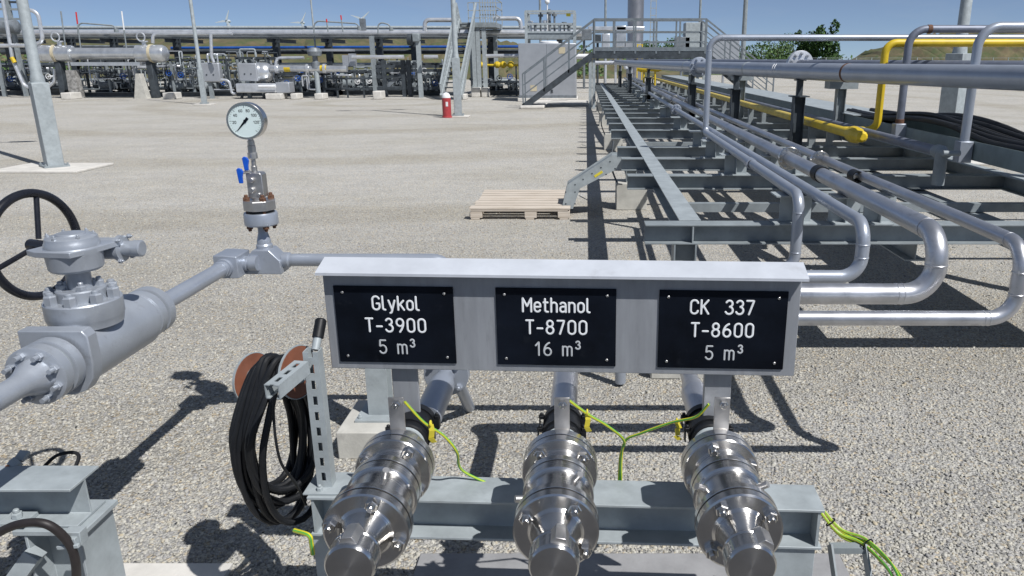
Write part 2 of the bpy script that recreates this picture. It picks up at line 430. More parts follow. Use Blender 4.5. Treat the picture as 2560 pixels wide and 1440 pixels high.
# ------------------------------------------------------------------ ground
def ground_mat():
    m, t, b = node_mat("pale_crushed_gravel")
    N, L = t.nodes, t.links
    g = N.new("ShaderNodeNewGeometry"); pos = g.outputs['Position']
    def noise(scale, detail=5, rough=0.6, st=None, off=0.0):
        mp = N.new("ShaderNodeMapping"); mp.inputs['Scale'].default_value = st or (1, 1, 1); mp.inputs['Location'].default_value = (off, off * 0.7, 0)
        n = N.new("ShaderNodeTexNoise"); n.inputs['Scale'].default_value = scale; n.inputs['Detail'].default_value = detail; n.inputs['Roughness'].default_value = rough
        L.new(pos, mp.inputs[0]); L.new(mp.outputs[0], n.inputs['Vector']); return n.outputs['Fac']
    def ramp(fac, a, ca, bb, cb):
        r = N.new("ShaderNodeValToRGB"); r.color_ramp.elements[0].position = a; r.color_ramp.elements[0].color = ca + (1,)
        r.color_ramp.elements[1].position = bb; r.color_ramp.elements[1].color = cb + (1,)
        L.new(fac, r.inputs[0]); return r.outputs[0]
    def mix(fac, a, bb, mode='MIX'):
        x = N.new("ShaderNodeMixRGB"); x.blend_type = mode
        if isinstance(fac, float): x.inputs[0].default_value = fac
        else: L.new(fac, x.inputs[0])
        L.new(a, x.inputs[1]); L.new(bb, x.inputs[2]); return x.outputs[0]
    patches = ramp(noise(0.55, 6, 0.6, (0.75, 1.0, 1)), 0.43, (0.535, 0.528, 0.502), 0.66, (0.492, 0.48, 0.44))
    fine = ramp(noise(1.7, 8, 0.72, (0.7, 1.4, 1), 3.1), 0.33, (0.86, 0.86, 0.865), 0.68, (1.05, 1.045, 1.03))
    c = mix(0.9, patches, fine, 'MULTIPLY')
    tracks = ramp(noise(0.22, 3, 0.5, (0.3, 1.6, 1), 8.0), 0.5, (1, 1, 1), 0.64, (0.93, 0.92, 0.90))
    c = mix(1.0, c, tracks, 'MULTIPLY')
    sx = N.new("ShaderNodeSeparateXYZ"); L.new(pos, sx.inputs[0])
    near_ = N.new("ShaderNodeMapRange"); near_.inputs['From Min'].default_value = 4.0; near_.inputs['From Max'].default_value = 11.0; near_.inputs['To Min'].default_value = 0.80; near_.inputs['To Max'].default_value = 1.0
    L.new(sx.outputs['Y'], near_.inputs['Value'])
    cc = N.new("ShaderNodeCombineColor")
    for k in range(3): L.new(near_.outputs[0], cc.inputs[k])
    c = mix(1.0, c, cc.outputs[0], 'MULTIPLY')   # ground colour gets darker towards the near side of the yard
    # wheel ruts: two curved bands that sweep over the yard
    wv = N.new("ShaderNodeTexWave"); wv.wave_type = 'RINGS'; wv.rings_direction = 'Z'; wv.inputs['Scale'].default_value = 0.055; wv.inputs['Distortion'].default_value = 1.6; wv.inputs['Detail'].default_value = 3; wv.inputs['Detail Scale'].default_value = 1.5
    mpw = N.new("ShaderNodeMapping"); mpw.inputs['Location'].default_value = (9, -34, 0); L.new(pos, mpw.inputs[0]); L.new(mpw.outputs[0], wv.inputs['Vector'])
    c = mix(1.0, c, ramp(wv.outputs['Fac'], 0.80, (1, 1, 1), 0.97, (0.90, 0.885, 0.85)), 'MULTIPLY')
    vo = N.new("ShaderNodeTexVoronoi"); vo.inputs['Scale'].default_value = 74; L.new(pos, vo.inputs['Vector'])
    hs = N.new("ShaderNodeSeparateColor"); L.new(vo.outputs['Color'], hs.inputs[0])
    stone = ramp(hs.outputs[0], 0.05, (0.80, 0.80, 0.81), 0.95, (1.14, 1.13, 1.11))
    c = mix(1.0, c, stone, 'MULTIPLY')
    tint = ramp(hs.outputs[1], 0.80, (1, 1, 1), 0.97, (1.12, 0.98, 0.78))
    c = mix(1.0, c, tint, 'MULTIPLY')
    gap = ramp(vo.outputs['Distance'], 0.45, (1, 1, 1), 0.85, (0.55, 0.55, 0.56))
    c = mix(1.0, c, gap, 'MULTIPLY')
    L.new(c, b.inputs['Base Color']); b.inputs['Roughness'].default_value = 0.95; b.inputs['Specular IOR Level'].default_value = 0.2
    bp = N.new("ShaderNodeBump"); bp.invert = True; bp.inputs['Strength'].default_value = 0.75; bp.inputs['Distance'].default_value = 0.012
    L.new(vo.outputs['Distance'], bp.inputs['Height'])
    bp2 = N.new("ShaderNodeBump"); bp2.inputs['Strength'].default_value = 0.4; bp2.inputs['Distance'].default_value = 0.06
    L.new(noise(3.5, 6, 0.7), bp2.inputs['Height']); L.new(bp.outputs[0], bp2.inputs['Normal']); L.new(bp2.outputs[0], b.inputs['Normal'])
    return m
gm = ground_mat()
mb = MB()
mb.add([(-140, -25, 0), (140, -25, 0), (140, 95, 0), (-140, 95, 0)], [(0, 1, 2, 3)])
struct(mb.build("gravel_yard", gm))
bounce_dimming_asphalt = M("bounce_dimming_asphalt", (0.055, 0.055, 0.058), 0.9, 0, 0.15, 3, 0.2, 90)
mb = MB(); mb.add([(-60, -14, 0.004), (60, -14, 0.004), (60, 1.30, 0.004), (-60, 1.30, 0.004)], [(0, 1, 2, 3)])
struct(mb.build("added_dark_road", bounce_dimming_asphalt))  # added out of view so less light bounces onto the couplings' front faces
field_mat = M("far_field_grass", (0.10, 0.13, 0.05), 0.9, 0, 0.2, 0.05, c2=(0.18, 0.15, 0.08))
mb = MB(); mb.add([(-1500, -400, -0.15), (1500, -400, -0.15), (1500, 2600, -0.15), (-1500, 2600, -0.15)], [(0, 1, 2, 3)])
struct(mb.build("field", field_mat))

def stones():
    rng = np.random.default_rng(3)
    m, t, b = node_mat("loose_stone")
    N, L = t.nodes, t.links
    g = N.new("ShaderNodeNewGeometry"); r = N.new("ShaderNodeValToRGB")
    e = r.color_ramp.elements
    e[0].position = 0; e[0].color = (0.27, 0.265, 0.262, 1); e[1].position = 1; e[1].color = (0.485, 0.465, 0.405, 1)
    for p_, c_ in ((0.2, (0.345, 0.338, 0.325)), (0.5, (0.405, 0.388, 0.335)), (0.70, (0.43, 0.415, 0.37)), (0.8, (0.43, 0.375, 0.275)), (0.84, (0.45, 0.44, 0.40))):
        k = e.new(p_); k.color = c_ + (1,)
    L.new(g.outputs['Random Per Island'], r.inputs[0]); L.new(r.outputs[0], b.inputs['Base Color']); b.inputs['Roughness'].default_value = 0.9
    b.inputs['Specular IOR Level'].default_value = 0.25
    n = 110000
    yy = 1.9 + 8.6 * rng.random(n * 4) ** 1.7
    half_l, half_r = 0.80 * yy * 1.02 + 0.5, 0.60 * yy * 1.02 + 0.5
    xx = -half_l + (half_l + half_r) * rng.random(n * 4)
    keep = rng.random(n * 4) < np.clip(1.25 - yy / 9.0, 0.12, 1)
    xx, yy = xx[keep][:n], yy[keep][:n]
    n = len(xx)
    base = np.array([(1, 0, 0), (0, 1, 0), (-1, 0, 0), (0, -1, 0), (0.55, 0.55, 0.75), (-0.55, 0.5, 0.7), (-0.5, -0.6, 0.75), (0.6, -0.5, 0.7)], float)
    fc = np.array([(4, 5, 6, 7), (0, 1, 5, 4), (1, 2, 6, 5), (2, 3, 7, 6), (3, 0, 4, 7)])
    sz = 0.0042 + 0.0054 * rng.random(n) ** 2.2
    vs = base[None] + rng.normal(0, 0.28, (n, 8, 3))
    vs *= (sz[:, None] * (0.6 + 0.8 * rng.random((n, 3))))[:, None, :]
    a = rng.random(n) * 6.283; ca, sa = np.cos(a), np.sin(a)
    x_ = vs[..., 0] * ca[:, None] - vs[..., 1] * sa[:, None]; y_ = vs[..., 0] * sa[:, None] + vs[..., 1] * ca[:, None]
    vs[..., 0] = x_ + xx[:, None]; vs[..., 1] = y_ + yy[:, None]
    vs[..., 2] = vs[..., 2] * 0.85 - 0.001 + 0.001
    vs = vs.reshape(-1, 3)
    f = (fc[None] + (np.arange(n) * 8)[:, None, None]).reshape(-1, 4)
    me = bpy.data.meshes.new("loose_gravel")
    me.vertices.add(len(vs)); me.vertices.foreach_set("co", vs.ravel())
    me.loops.add(f.size); me.loops.foreach_set("vertex_index", f.ravel().astype(np.int32))
    me.polygons.add(len(f)); me.polygons.foreach_set("loop_start", np.arange(0, f.size, 4, dtype=np.int32)); me.polygons.foreach_set("loop_total", np.full(len(f), 4, dtype=np.int32))
    me.update(calc_edges=True)
    me.materials.append(m)
    o = bpy.data.objects.new("loose_gravel", me); col.objects.link(o)
    o["kind"] = "stuff"; tag(o, "loose crushed grey and beige gravel scattered over the yard in the foreground", "gravel")
stones()

# ------------------------------------------------------------------ stroke lettering (DIN style)
def glyph(c):
    A = arc2
    if c == '0': return 0.5, [A(.25, .75, .25, .25, 0, 180) + A(.25, .25, .25, .25, 180, 360) + [(.5, .75)]]
    if c == 'C': return 0.5, [A(.25, .75, .25, .25, 10, 180) + A(.25, .25, .25, .25, 180, 350)]
    if c == 'G': return 0.5, [A(.25, .75, .25, .25, 20, 180) + A(.25, .25, .25, .25, 180, 360) + [(.5, .46), (.3, .46)]]
    if c == 'l': return 0.2, [[(0, 1), (0, .16)] + A(.14, .14, .14, .14, 180, 270, 6) + [(.17, 0)]]
    if c == 'y': return 0.44, [[(0, .7), (.23, 0)], [(.44, .7), (.2, -.12)] + A(.06, -.1, .14, .14, -20, -80, 5)]
    if c == 'k': return 0.42, [[(0, 1), (0, 0)], [(.4, .7), (0, .27)], [(.15, .42), (.42, 0)]]
    if c == 'o': return 0.42, [A(.21, .48, .21, .22, 0, 180) + A(.21, .22, .21, .22, 180, 360) + [(.42, .48)]]
    if c == 'T': return 0.5, [[(0, 1), (.5, 1)], [(.25, 1), (.25, 0)]]
    if c == '-': return 0.36, [[(0, .4), (.36, .4)]]
    if c == '3': return 0.5, [A(.24, .77, .22, .23, 155, -90, 14) + A(.24, .27, .26, .27, 90, -155, 14)]
    if c == '9': return 0.5, [A(.25, .72, .25, .28, 0, 360, 20), [(.5, .72), (.48, .5), (.38, .24), (.22, 0)]]
    if c == '6': return 0.5, [A(.25, .28, .25, .28, 0, 360, 20), A(.5, .3, .5, .68, 180, 104, 8)]
    if c == '8': return 0.5, [A(.25, .77, .21, .23, 0, 360, 20), A(.25, .27, .25, .27, 0, 360, 20)]
    if c == '7': return 0.48, [[(0, 1), (.48, 1), (.17, 0)]]
    if c == '5': return 0.5, [[(.46, 1), (.07, 1), (.04, .56)] + A(.24, .31, .25, .31, 125, -150, 14)]
    if c == '1': return 0.3, [[(0, .74), (.22, 1), (.22, 0)]]
    if c == '2': return 0.5, [A(.25, .74, .24, .26, 165, -30, 12) + [(.02, 0), (.5, 0)]]
    if c == '4': return 0.5, [[(.36, 0), (.36, 1), (0, .3), (.5, .3)]]
    if c == 'm': return 0.64, [[(0, 0), (0, .7)], A(.16, .52, .16, .18, 180, 0, 8) + [(.32, 0)], A(.48, .52, .16, .18, 180, 0, 8) + [(.64, 0)]]
    if c == 'n': return 0.4, [[(0, 0), (0, .7)], A(.2, .5, .2, .2, 180, 0, 10) + [(.4, 0)]]
    if c == 'h': return 0.4, [[(0, 0), (0, 1)], A(.2, .5, .2, .2, 180, 0, 10) + [(.4, 0)]]
    if c == 'a': return 0.4, [A(.2, .52, .19, .18, 150, 0, 10) + [(.4, 0)], [(.4, .4), (.18, .4)] + A(.18, .2, .18, .2, 90, 270, 10) + [(.4, .06)]]
    if c == 'e': return 0.42, [[(0, .36), (.42, .36), (.42, .48)] + A(.21, .48, .21, .22, 0, 180, 10) + A(.21, .22, .21, .22, 180, 330, 10)]
    if c == 't': return 0.3, [[(.1, .95), (.1, .16)] + A(.24, .14, .14, .14, 180, 270, 6) + [(.3, 0)], [(0, .7), (.28, .7)]]
    if c == 'M': return 0.6, [[(0, 0), (0, 1), (.3, .4), (.6, 1), (.6, 0)]]
    if c == 'K': return 0.5, [[(0, 1), (0, 0)], [(.48, 1), (0, .4)], [(.16, .56), (.5, 0)]]
    if c == '^': return 0.3, [[(x * .58, .52 + y * .58) for x, y in glyph('3')[1][0]]]
    return 0.25, []
def text_lines(s, h, gap=0.27):
    """strokes of a word, centred on x=0, baseline y=0, cap height h"""
    x, out = 0.0, []
    for c in s:
        wd, st = glyph(c)
        out += [[((px + x), py) for px, py in l] for l in st]
        x += wd + gap
    tot = x - gap
    return [[((px - tot / 2) * h, py * h) for px, py in l] for l in out]
def letters(mb, s, h, cx, base, stroke, to_world, gap=0.27):
    strokes = []
    for l in text_lines(s, h, gap):
        run = [l[0]]
        for i in range(1, len(l)):
            run.append(l[i])
            if i < len(l) - 1:
                u1 = V((l[i][0] - l[i - 1][0], l[i][1] - l[i - 1][1])); u2 = V((l[i + 1][0] - l[i][0], l[i + 1][1] - l[i][1]))
                if u1.length > 1e-7 and u2.length > 1e-7 and u1.angle(u2) > 0.7:
                    strokes.append(run); run = [l[i]]
        strokes.append(run)
    for l in strokes:
        pts = [to_world(cx + a, base + b) for a, b in l]
        mb.tube(pts, stroke / 2, 8)
        for p in (pts[0], pts[-1]):
            mb.ball(p, stroke / 2, 8, 6)

# ------------------------------------------------------------------ tank sign on its two posts
YAW = rad(-2.6)
SO = V((-0.067, 2.12, 0))
SX = V((math.cos(YAW), math.sin(YAW), 0)); SY = V((-math.sin(YAW), math.cos(YAW), 0))
def S(u, v, dy=0.0):
    d = ray(u, v)
    o = SO + SY * dy
    t = SY.dot(o - V((0, 0, EYE))) / SY.dot(d)
    p = V((0, 0, EYE)) + d * t
    return (p - SO).dot(SX), p.z
def W(x, dy, z): return SO + SX * x + SY * dy + Z * z
(x0, zt), (x1, zt1) = S(805, 680), S(2006, 690)
(_, zb), (_, zb1) = S(830, 916), S(1985, 945)
zt, zb = (zt + zt1) / 2, (zb + zb1) / 2
sign = T("tank_sign", "wide grey sheet steel sign with three black plates naming tanks and a folded roof strip", "sign", W(0, 0.03, 0.55))
mb = MB()
mb.bar(W(x0, 0.006, (zt + zb) / 2), W(x1, 0.006, (zt + zb) / 2), 0.012, zt - zb, Z)
mb.bar(W(x0 + 0.003, 0.02, zb + 0.004), W(x1 - 0.003, 0.02, zb + 0.004), 0.026, 0.006, Z)
mb.build("panel", sign_steel, sign, bev=0.002)
mb = MB()
hx0, hx1 = x0 - 0.008, x1 + 0.012
prof = [(0.05, zt + 0.030), (-0.034, zt + 0.004), (-0.034, zt - 0.004), (-0.0325, zt - 0.004), (-0.0315, zt + 0.002), (0.05, zt + 0.027)]
n_ = len(prof)
vs = [W(hx0, a, b) for a, b in prof] + [W(hx1, a, b) for a, b in prof]
mb.add(vs, [tuple(range(n_)), tuple(reversed(range(n_, 2 * n_)))] + [(i, n_ + i, n_ + (i + 1) % n_, (i + 1) % n_) for i in range(n_)])
mb.build("roof_strip", hood_steel, sign, sharp=20)
for u_ in (1017, 1792):
    px, _ = S(u_, 1000, 0.03)
    mb = MB(); mb.bar(W(px, 0.032, 0.552), W(px, 0.032, zt - 0.01), 0.08, 0.012, SY)
    mb.bar(W(px - 0.034, 0.046, 0.552), W(px - 0.034, 0.046, zt - 0.02), 0.012, 0.03, SY)
    mb.build("post", sign_steel, sign, bev=0.002)
rows = [((843, 1137, 715, 905), ("Glykol", "T-3900", "5 m^"), (757, 812, 866)),
        ((1242, 1540, 720, 912), ("Methanol", "T-8700", "16 m^"), (762, 817, 871)),
        ((1646, 1964, 726, 920), ("CK  337", "T-8600", "5 m^"), (767, 824, 881))]
for (ua, ub, va, vb), words_, vc in rows:
    ax, az = S(ua, (va + vb) / 2); bx_, _ = S(ub, (va + vb) / 2)
    _, tz = S((ua + ub) / 2, va); _, bz = S((ua + ub) / 2, vb)
    mb = MB(); mb.bar(W(ax, -0.0025, (tz + bz) / 2), W(bx_, -0.0025, (tz + bz) / 2), 0.005, tz - bz, Z)
    pl = mb.build("name_plate", plate_black, sign, bev=0.001)
    pl["label"] = "black plate reading " + words_[0].replace("  ", " ") + " " + words_[1]
    for i, wd in enumerate(words_):
        mb = MB()
        cx, cz = S((ua + ub) / 2 + (4 if i == 2 else 0), vc[i])
        h = 0.0405 if i < 2 else 0.041
        letters(mb, wd, h, cx, cz - h / 2, 0.0060 if i < 2 else 0.0052, lambda a, b: W(a, 0, b), 0.30 if i else 0.24)
        # flatten the round strokes so they stand only half a millimetre proud of the plate
        mb.v = [tuple(V(p) - SY * (V(p) - SO).dot(SY) * 0.78 - SY * 0.0052) for p in mb.v]
        mb.build("lettering", white_ink if i < 2 else grey_ink, pl)
    for a in (ax + 0.026, bx_ - 0.026):
        for b in (tz - 0.02, bz + 0.02):
            mb = MB(); mb.lathe(W(a, -0.005, b), -SY, [(0, 0.0042), (0.0015, 0.0042), (0.0026, 0.0028)], 10); mb.build("screw", stainless_dull, pl)

# ------------------------------------------------------------------ steel frame under the couplings
frm = T("coupling_frame", "low grey steel frame of two beams carrying the three stainless hose couplings", "steel frame", (-0.06, 2.05, 0))
def FX(x, y, z): return SO + SX * (x + 0.067) + SY * (y - 2.12) + Z * z
bx0, bx1 = -0.825, 0.70
mb = MB(); mb.ibeam(FX(bx0, 2.045, 0.484), FX(bx1, 2.045, 0.484), 0.133, 0.14, 0.0085, 0.006)
mb.build("beam", galv, frm, bev=0.0015)
for xs_ in (bx1 - 0.014, bx0 + 0.014):
    for ya, yb_ in ((1.98, 2.0415), (2.0485, 2.11)):
        mb = MB(); mb.bar(FX(xs_, ya, 0.484), FX(xs_, yb_, 0.484), 0.008, 0.115, Z); mb.build("stiffener", galv, frm)
for xa in (bx0 + 0.06, bx1 - 0.075):
    mb = MB(); mb.ibeam(FX(xa, 2.045, 0.03), FX(xa, 2.045, 0.4165), 0.12, 0.12, 0.008, 0.006, up=SY)
    mb.build("leg", galv, frm, bev=0.0015)
    mb = MB(); mb.bar(FX(xa - 0.1, 2.045, 0.022), FX(xa + 0.1, 2.045, 0.022), 0.2, 0.014, Z)
    for dx in (-0.075, 0.075):
        for dy in (-0.075, 0.075): mb.bolt(FX(xa + dx, 2.045 + dy, 0.029), Z, 0.014)
    mb.build("foot_plate", galv, frm, bev=0.001)
mb = MB(); mb.box((-0.62, 2.18, 0.0), (0.95, 2.475, 0.025))
tag(mb.build("concrete_strip", M("grey_concrete_strip", (0.27, 0.27, 0.275), .9, 0, .1, 6, .1, 70), bev=.004), "dull grey concrete strip lying on the gravel under the coupling frame", "concrete strip")

# ------------------------------------------------------------------ three stainless dry couplings
def coupling(cx, cy, cz):
    t = T("hose_coupling", "", "pipe coupling", (cx, cy, cz), "stainless hose couplings in front of the sign")
    o = V((cx, 0, cz))
    def L(prof, n=56): 
        m_ = MB(); m_.lathe(o, Y, prof, n, up=Z); return m_
    c = L([(1.478, 0.047), (1.478, 0.053), (1.482, 0.057), (1.487, 0.0585), (1.526, 0.0585), (1.530, 0.055), (1.5335, 0.055), (1.5365, 0.0575), (1.541, 0.0565), (1.545, 0.050)])
    cap = c.build("end_cap", turned_steel, t, sharp=16)
    m_ = MB(); m_.lathe(o + V((0.012, 1.490, 0.049)), Y, [(0, 0.0235), (0.05, 0.0235), (0.066, 0.017)], 6, up=V((0.2, 0, 1)))
    m_.build("hex_key", stainless_dull, cap, bev=0.001)
    L([(1.545, 0.047), (1.556, 0.047), (1.566, 0.048), (1.606, 0.062), (1.613, 0.069), (1.614, 0.100), (1.6165, 0.105), (1.640, 0.105), (1.6405, 0.104)]).build("front_flange", turned_steel, t, sharp=16)
    L([(1.6405, 0.092), (1.6480, 0.092)]).build("front_gasket", rubber, t)
    L([(1.6480, 0.104), (1.6485, 0.105), (1.668, 0.105), (1.672, 0.102), (1.676, 0.088), (1.68, 0.0845), (1.758, 0.0845), (1.762, 0.088), (1.765, 0.0935), (1.797, 0.0935), (1.7985, 0.0925)]).build("body", turned_steel, t, sharp=16)
    L([(1.7985, 0.083), (1.8050, 0.083)]).build("body_gasket", rubber, t)
    L([(1.8050, 0.0925), (1.8055, 0.0935), (1.826, 0.0935), (1.830, 0.091), (1.834, 0.076), (1.878, 0.0755), (1.886, 0.079), (1.888, 0.102), (1.891, 0.105), (1.917, 0.105), (1.9175, 0.104)]).build("rear_flange", turned_steel, t, sharp=16)
    L([(1.9175, 0.092), (1.9240, 0.092)]).build("rear_gasket", rubber, t)
    L([(1.9240, 0.104), (1.9245, 0.105), (1.950, 0.105), (1.953, 0.102), (1.956, 0.070), (1.99, 0.054), (2.015, 0.0465), (2.085, 0.0465)]).build("counter_flange", turned_steel, t, sharp=16)
    for yy, s_ in ((1.6140, 1), (1.8885, 1)):
        for k in range(4):
            th = rad(45 + 90 * k + (12 if yy < 1.7 else -6))
            m_ = MB(); m_.bolt(o + V((0.0845 * math.cos(th), yy, 0.0845 * math.sin(th))), -Y, 0.0172)
            m_.build("bolt", stainless, t)
    for k, th in ((0, 58), (1, 168)):
        th = rad(th); dr = V((math.cos(th), -0.35, math.sin(th))).normalized()
        m_ = MB(); b0 = o + V((0.082 * math.cos(th), 1.735, 0.082 * math.sin(th)))
        m_.cyl(b0, b0 + dr * 0.030, 0.009, n=14); m_.cyl(b0 + dr * 0.030, b0 + dr * 0.0305, 0.0055, n=12)
        m_.build("vent_nipple", stainless_dull, t)
    m_ = MB(); m_.bar(o + V((0.006, 1.957, 0.088)), o + V((0.006, 1.957, 0.199)), 0.043, 0.005, Y)
    lug = m_.build("earthing_lug", stainless_dull, t, bev=0.0008)
    m_ = MB(); m_.bolt(o + V((0.008, 1.9545, 0.182)), -Y, 0.0125); m_.bolt(o + V((0.008, 1.9595, 0.182)), Y, 0.011); m_.build("lug_bolt", stainless, lug)
    m_ = MB(); m_.lathe(o, Y, [(2.075, 0.052), (2.078, 0.0565), (2.215, 0.0565), (2.218, 0.052)], 32); m_.build("insulating_sleeve", rubber, t)
    for yy in (2.102, 2.185):
        m_ = MB()
        m_.lathe(o, Y, [(yy, 0.0562), (yy, 0.062), (yy + 0.026, 0.062), (yy + 0.026, 0.0562)], 32, caps=False)
        for sx in (-1, 1):
            m_.box((cx + sx * 0.058 - 0.012, yy, cz - 0.016), (cx + sx * 0.058 + 0.016 * sx, yy + 0.026, cz + 0.016))
            m_.bolt(V((cx + sx * 0.066, yy + 0.013, cz + 0.017)), Z, 0.010)
        m_.build("sleeve_clamp", rubber, t)
    m_ = MB()
    m_.box((cx - 0.05, 2.02, 0.5512), (cx + 0.05, 2.085, 0.562)); m_.box((cx - 0.035, 2.045, 0.562), (cx - 0.027, 2.075, cz - 0.03)); m_.box((cx + 0.027, 2.045, 0.562), (cx + 0.035, 2.075, cz - 0.03))
    m_.ring((cx, 2.06, cz), Y, 0.051, 0.005)
    m_.build("pipe_clamp", galv, t)
    return t
cpl = coupling(-0.072, 1.5, 0.7)
cpl["label"] = "middle stainless coupling below the Methanol plate, between the two outer ones"
for dx_, lab_, turn in ((-0.462, "stainless coupling below the Glykol plate, next to the black cable coil", -16), (0.447, "stainless coupling below the CK 337 plate, farthest from the black cable coil", 21)):
    c2_ = dup(cpl, (dx_, 0, 0), lab_)
    for ch_ in kids(c2_):
        if ch_.name.split(".")[0] in ("bolt", "vent_nipple", "end_cap"): ch_.rotation_euler.y = rad(turn)

# earthing wires and tags
def wire(name, paths, label, r=0.0042):
    mb = MB()
    for p in paths: mb.tube(spline(p, 10), r, 10, uvlen=True)
    o = mb.build(name, earth)
    return tag(o, label, "earth wire")
ly = 1.965
a_ = V((-0.506, ly, 0.882)); 
wire("earth_wire", [[a_, P(1060, 1056, Y=ly + .03), P(1110, 1090, Y=ly + .06), P(1142, 1130, Y=2.04), P(1156, 1176, Y=2.10), V((-0.275, 2.1, 0.53))]], "green and yellow earth wire from the lug of the left coupling down to the beam")
b_ = V((-0.046, ly, 0.886))
jn = P(1560, 1102, Y=2.09)
wire("earth_wire", [[b_, P(1470, 1036, Y=ly + .03), P(1520, 1066, Y=ly + .07), jn, P(1551, 1140, Y=2.12), V((0.104, 2.13, 0.53))],
                    [V((0.345, ly, 0.875)), P(1740, 1042, Y=ly + .02), P(1680, 1056, Y=ly + .06), P(1600, 1084, Y=2.07), jn + V((0.006, 0.004, 0)), P(1554, 1140, Y=2.115), V((0.111, 2.128, 0.53))]],
     "forked green and yellow earth wire joining the lugs of the middle and right couplings")
def flag(u, v, Yd, du, lab):
    mb = MB(); p = P(u, v, Y=Yd)
    w_ = 0.015
    pts = [(0, 0), (0.003, -0.02), (-0.001, -0.045), (0.006, -0.062)]
    for i in range(3):
        (a, b), (c, d) = pts[i], pts[i + 1]
        mb.add([p + V((-w_ / 2 + a, 0, b)), p + V((w_ / 2 + a, 0.004, b)), p + V((w_ / 2 + c + du, 0.004 + i * .004, d)), p + V((-w_ / 2 + c + du, i * .004, d)),
                p + V((-w_ / 2 + a, 0.0015, b)), p + V((w_ / 2 + a, 0.0055, b)), p + V((w_ / 2 + c + du, 0.0055 + i * .004, d)), p + V((-w_ / 2 + c + du, 0.0015 + i * .004, d))],
               [(0, 1, 2, 3), (7, 6, 5, 4), (0, 4, 5, 1), (2, 6, 7, 3), (1, 5, 6, 2), (0, 3, 7, 4)])
    mb.ring(p + V((0, 0.003, 0.003)), X, 0.007, 0.003, 12, 6)
    tag(mb.build("wire_tag", tag_yellow), lab, "tag", "yellow tags on the earth wires")
flag(1076, 1062, ly + .032, 0.0, "yellow tag on the earth wire of the left coupling")
flag(1468, 1034, ly + .028, 0.0, "long yellow tag hanging beside the lug of the middle coupling")
flag(1692, 1056, ly + .055, 0.006, "curled yellow tag on the earth wire near the right coupling")

# ------------------------------------------------------------------ cable coil on its slotted bracket
def slotted(mb, p0, p1, wid, dep, up, pitch=0.05, slot=(0.013, 0.028), t=0.003):
    """U channel whose back has slots: two lips, two back strips and bridges between the slots"""
    p0, p1 = V(p0), V(p1); a, s_, u = frame(p1 - p0, up)
    L_ = (p1 - p0).length
    for sg in (-1, 1):
        mb.bar(p0 + s_ * sg * (wid / 2 - t / 2) + u * dep / 2, p1 + s_ * sg * (wid / 2 - t / 2) + u * dep / 2, t, dep, u)
        mb.bar(p0 + s_ * sg * (wid / 4 + slot[0] / 4 - t / 2) + u * t / 2, p1 + s_ * sg * (wid / 4 + slot[0] / 4 - t / 2) + u * t / 2, wid / 2 - slot[0] / 2 - t, t * 0.98, u)
        mb.bar(p0 + s_ * sg * (wid / 2 - 0.006) + u * dep, p1 + s_ * sg * (wid / 2 - 0.006) + u * dep, 0.010, t, u)
    k = 0.0
    while k < L_ - 0.01:
        e = min(k + pitch - slot[1], L_)
        mb.bar(p0 + a * k + u * t / 2, p0 + a * e + u * t / 2, slot[0] + 0.0006, t * 0.94, u)
        k += pitch
rack_ = T("cable_bracket", "galvanised slotted channel bracket with two brown discs holding the black cable coil", "bracket", (-0.79, 2.09, 0.551))
mb = MB(); mb.box((-0.845, 2.02, 0.5515), (-0.72, 2.145, 0.557)); mb.bolt((-0.80, 2.04, 0.557), Z, 0.010)
mb.build("foot_plate", galv, rack_, bev=0.002)
mb = MB(); slotted(mb, (-0.79, 2.055, 0.557), (-0.79, 2.055, 0.995), 0.044, 0.04, Y); mb.build("upright", galv, rack_)
mb = MB(); slotted(mb, (-0.812, 2.04, 0.975), (-0.838, 1.885, 0.968), 0.042, 0.04, -Z, 0.045); mb.build("arm", galv, rack_)
AX = V((0.94, -0.35, 0.05)).normalized()
D1, D2 = P(634, 946, Y=2.20), P(746, 930, Y=2.13)
for c_, lab in ((D1, None), (D2, None)):
    mb = MB(); mb.lathe(c_ - AX * 0.003, AX, [(0, 0.078), (0.0015, 0.080), (0.0045, 0.080), (0.006, 0.078)], 36); d_ = mb.build("disc", brown, rack_)
    mb = MB(); mb.lathe(c_ - AX * 0.0032, AX, [(0, 0.0796), (0, 0.0822), (0.0064, 0.0822), (0.0064, 0.0796)], 36, caps=False); mb.build("rim", galv, d_)
mb = MB(); mb.cyl(D1, D2, 0.035); mb.build("spool_core", galv_dark, rack_)
mb = MB(); pa, pb = P(790, 868, Y=2.10), P(803, 797, Y=2.15)
mb.tube([pa + (pb - pa) * -0.1, pa + (pb - pa) * 0.35], 0.012, 12); mb.build("hook", galv, rack_)
mb = MB(); mb.tube([pa + (pb - pa) * 0.33, pa + (pb - pa) * 0.95, pb], [0.0165, 0.0165, 0.012], 14); mb.build("rubber_grip", rubber, rack_)

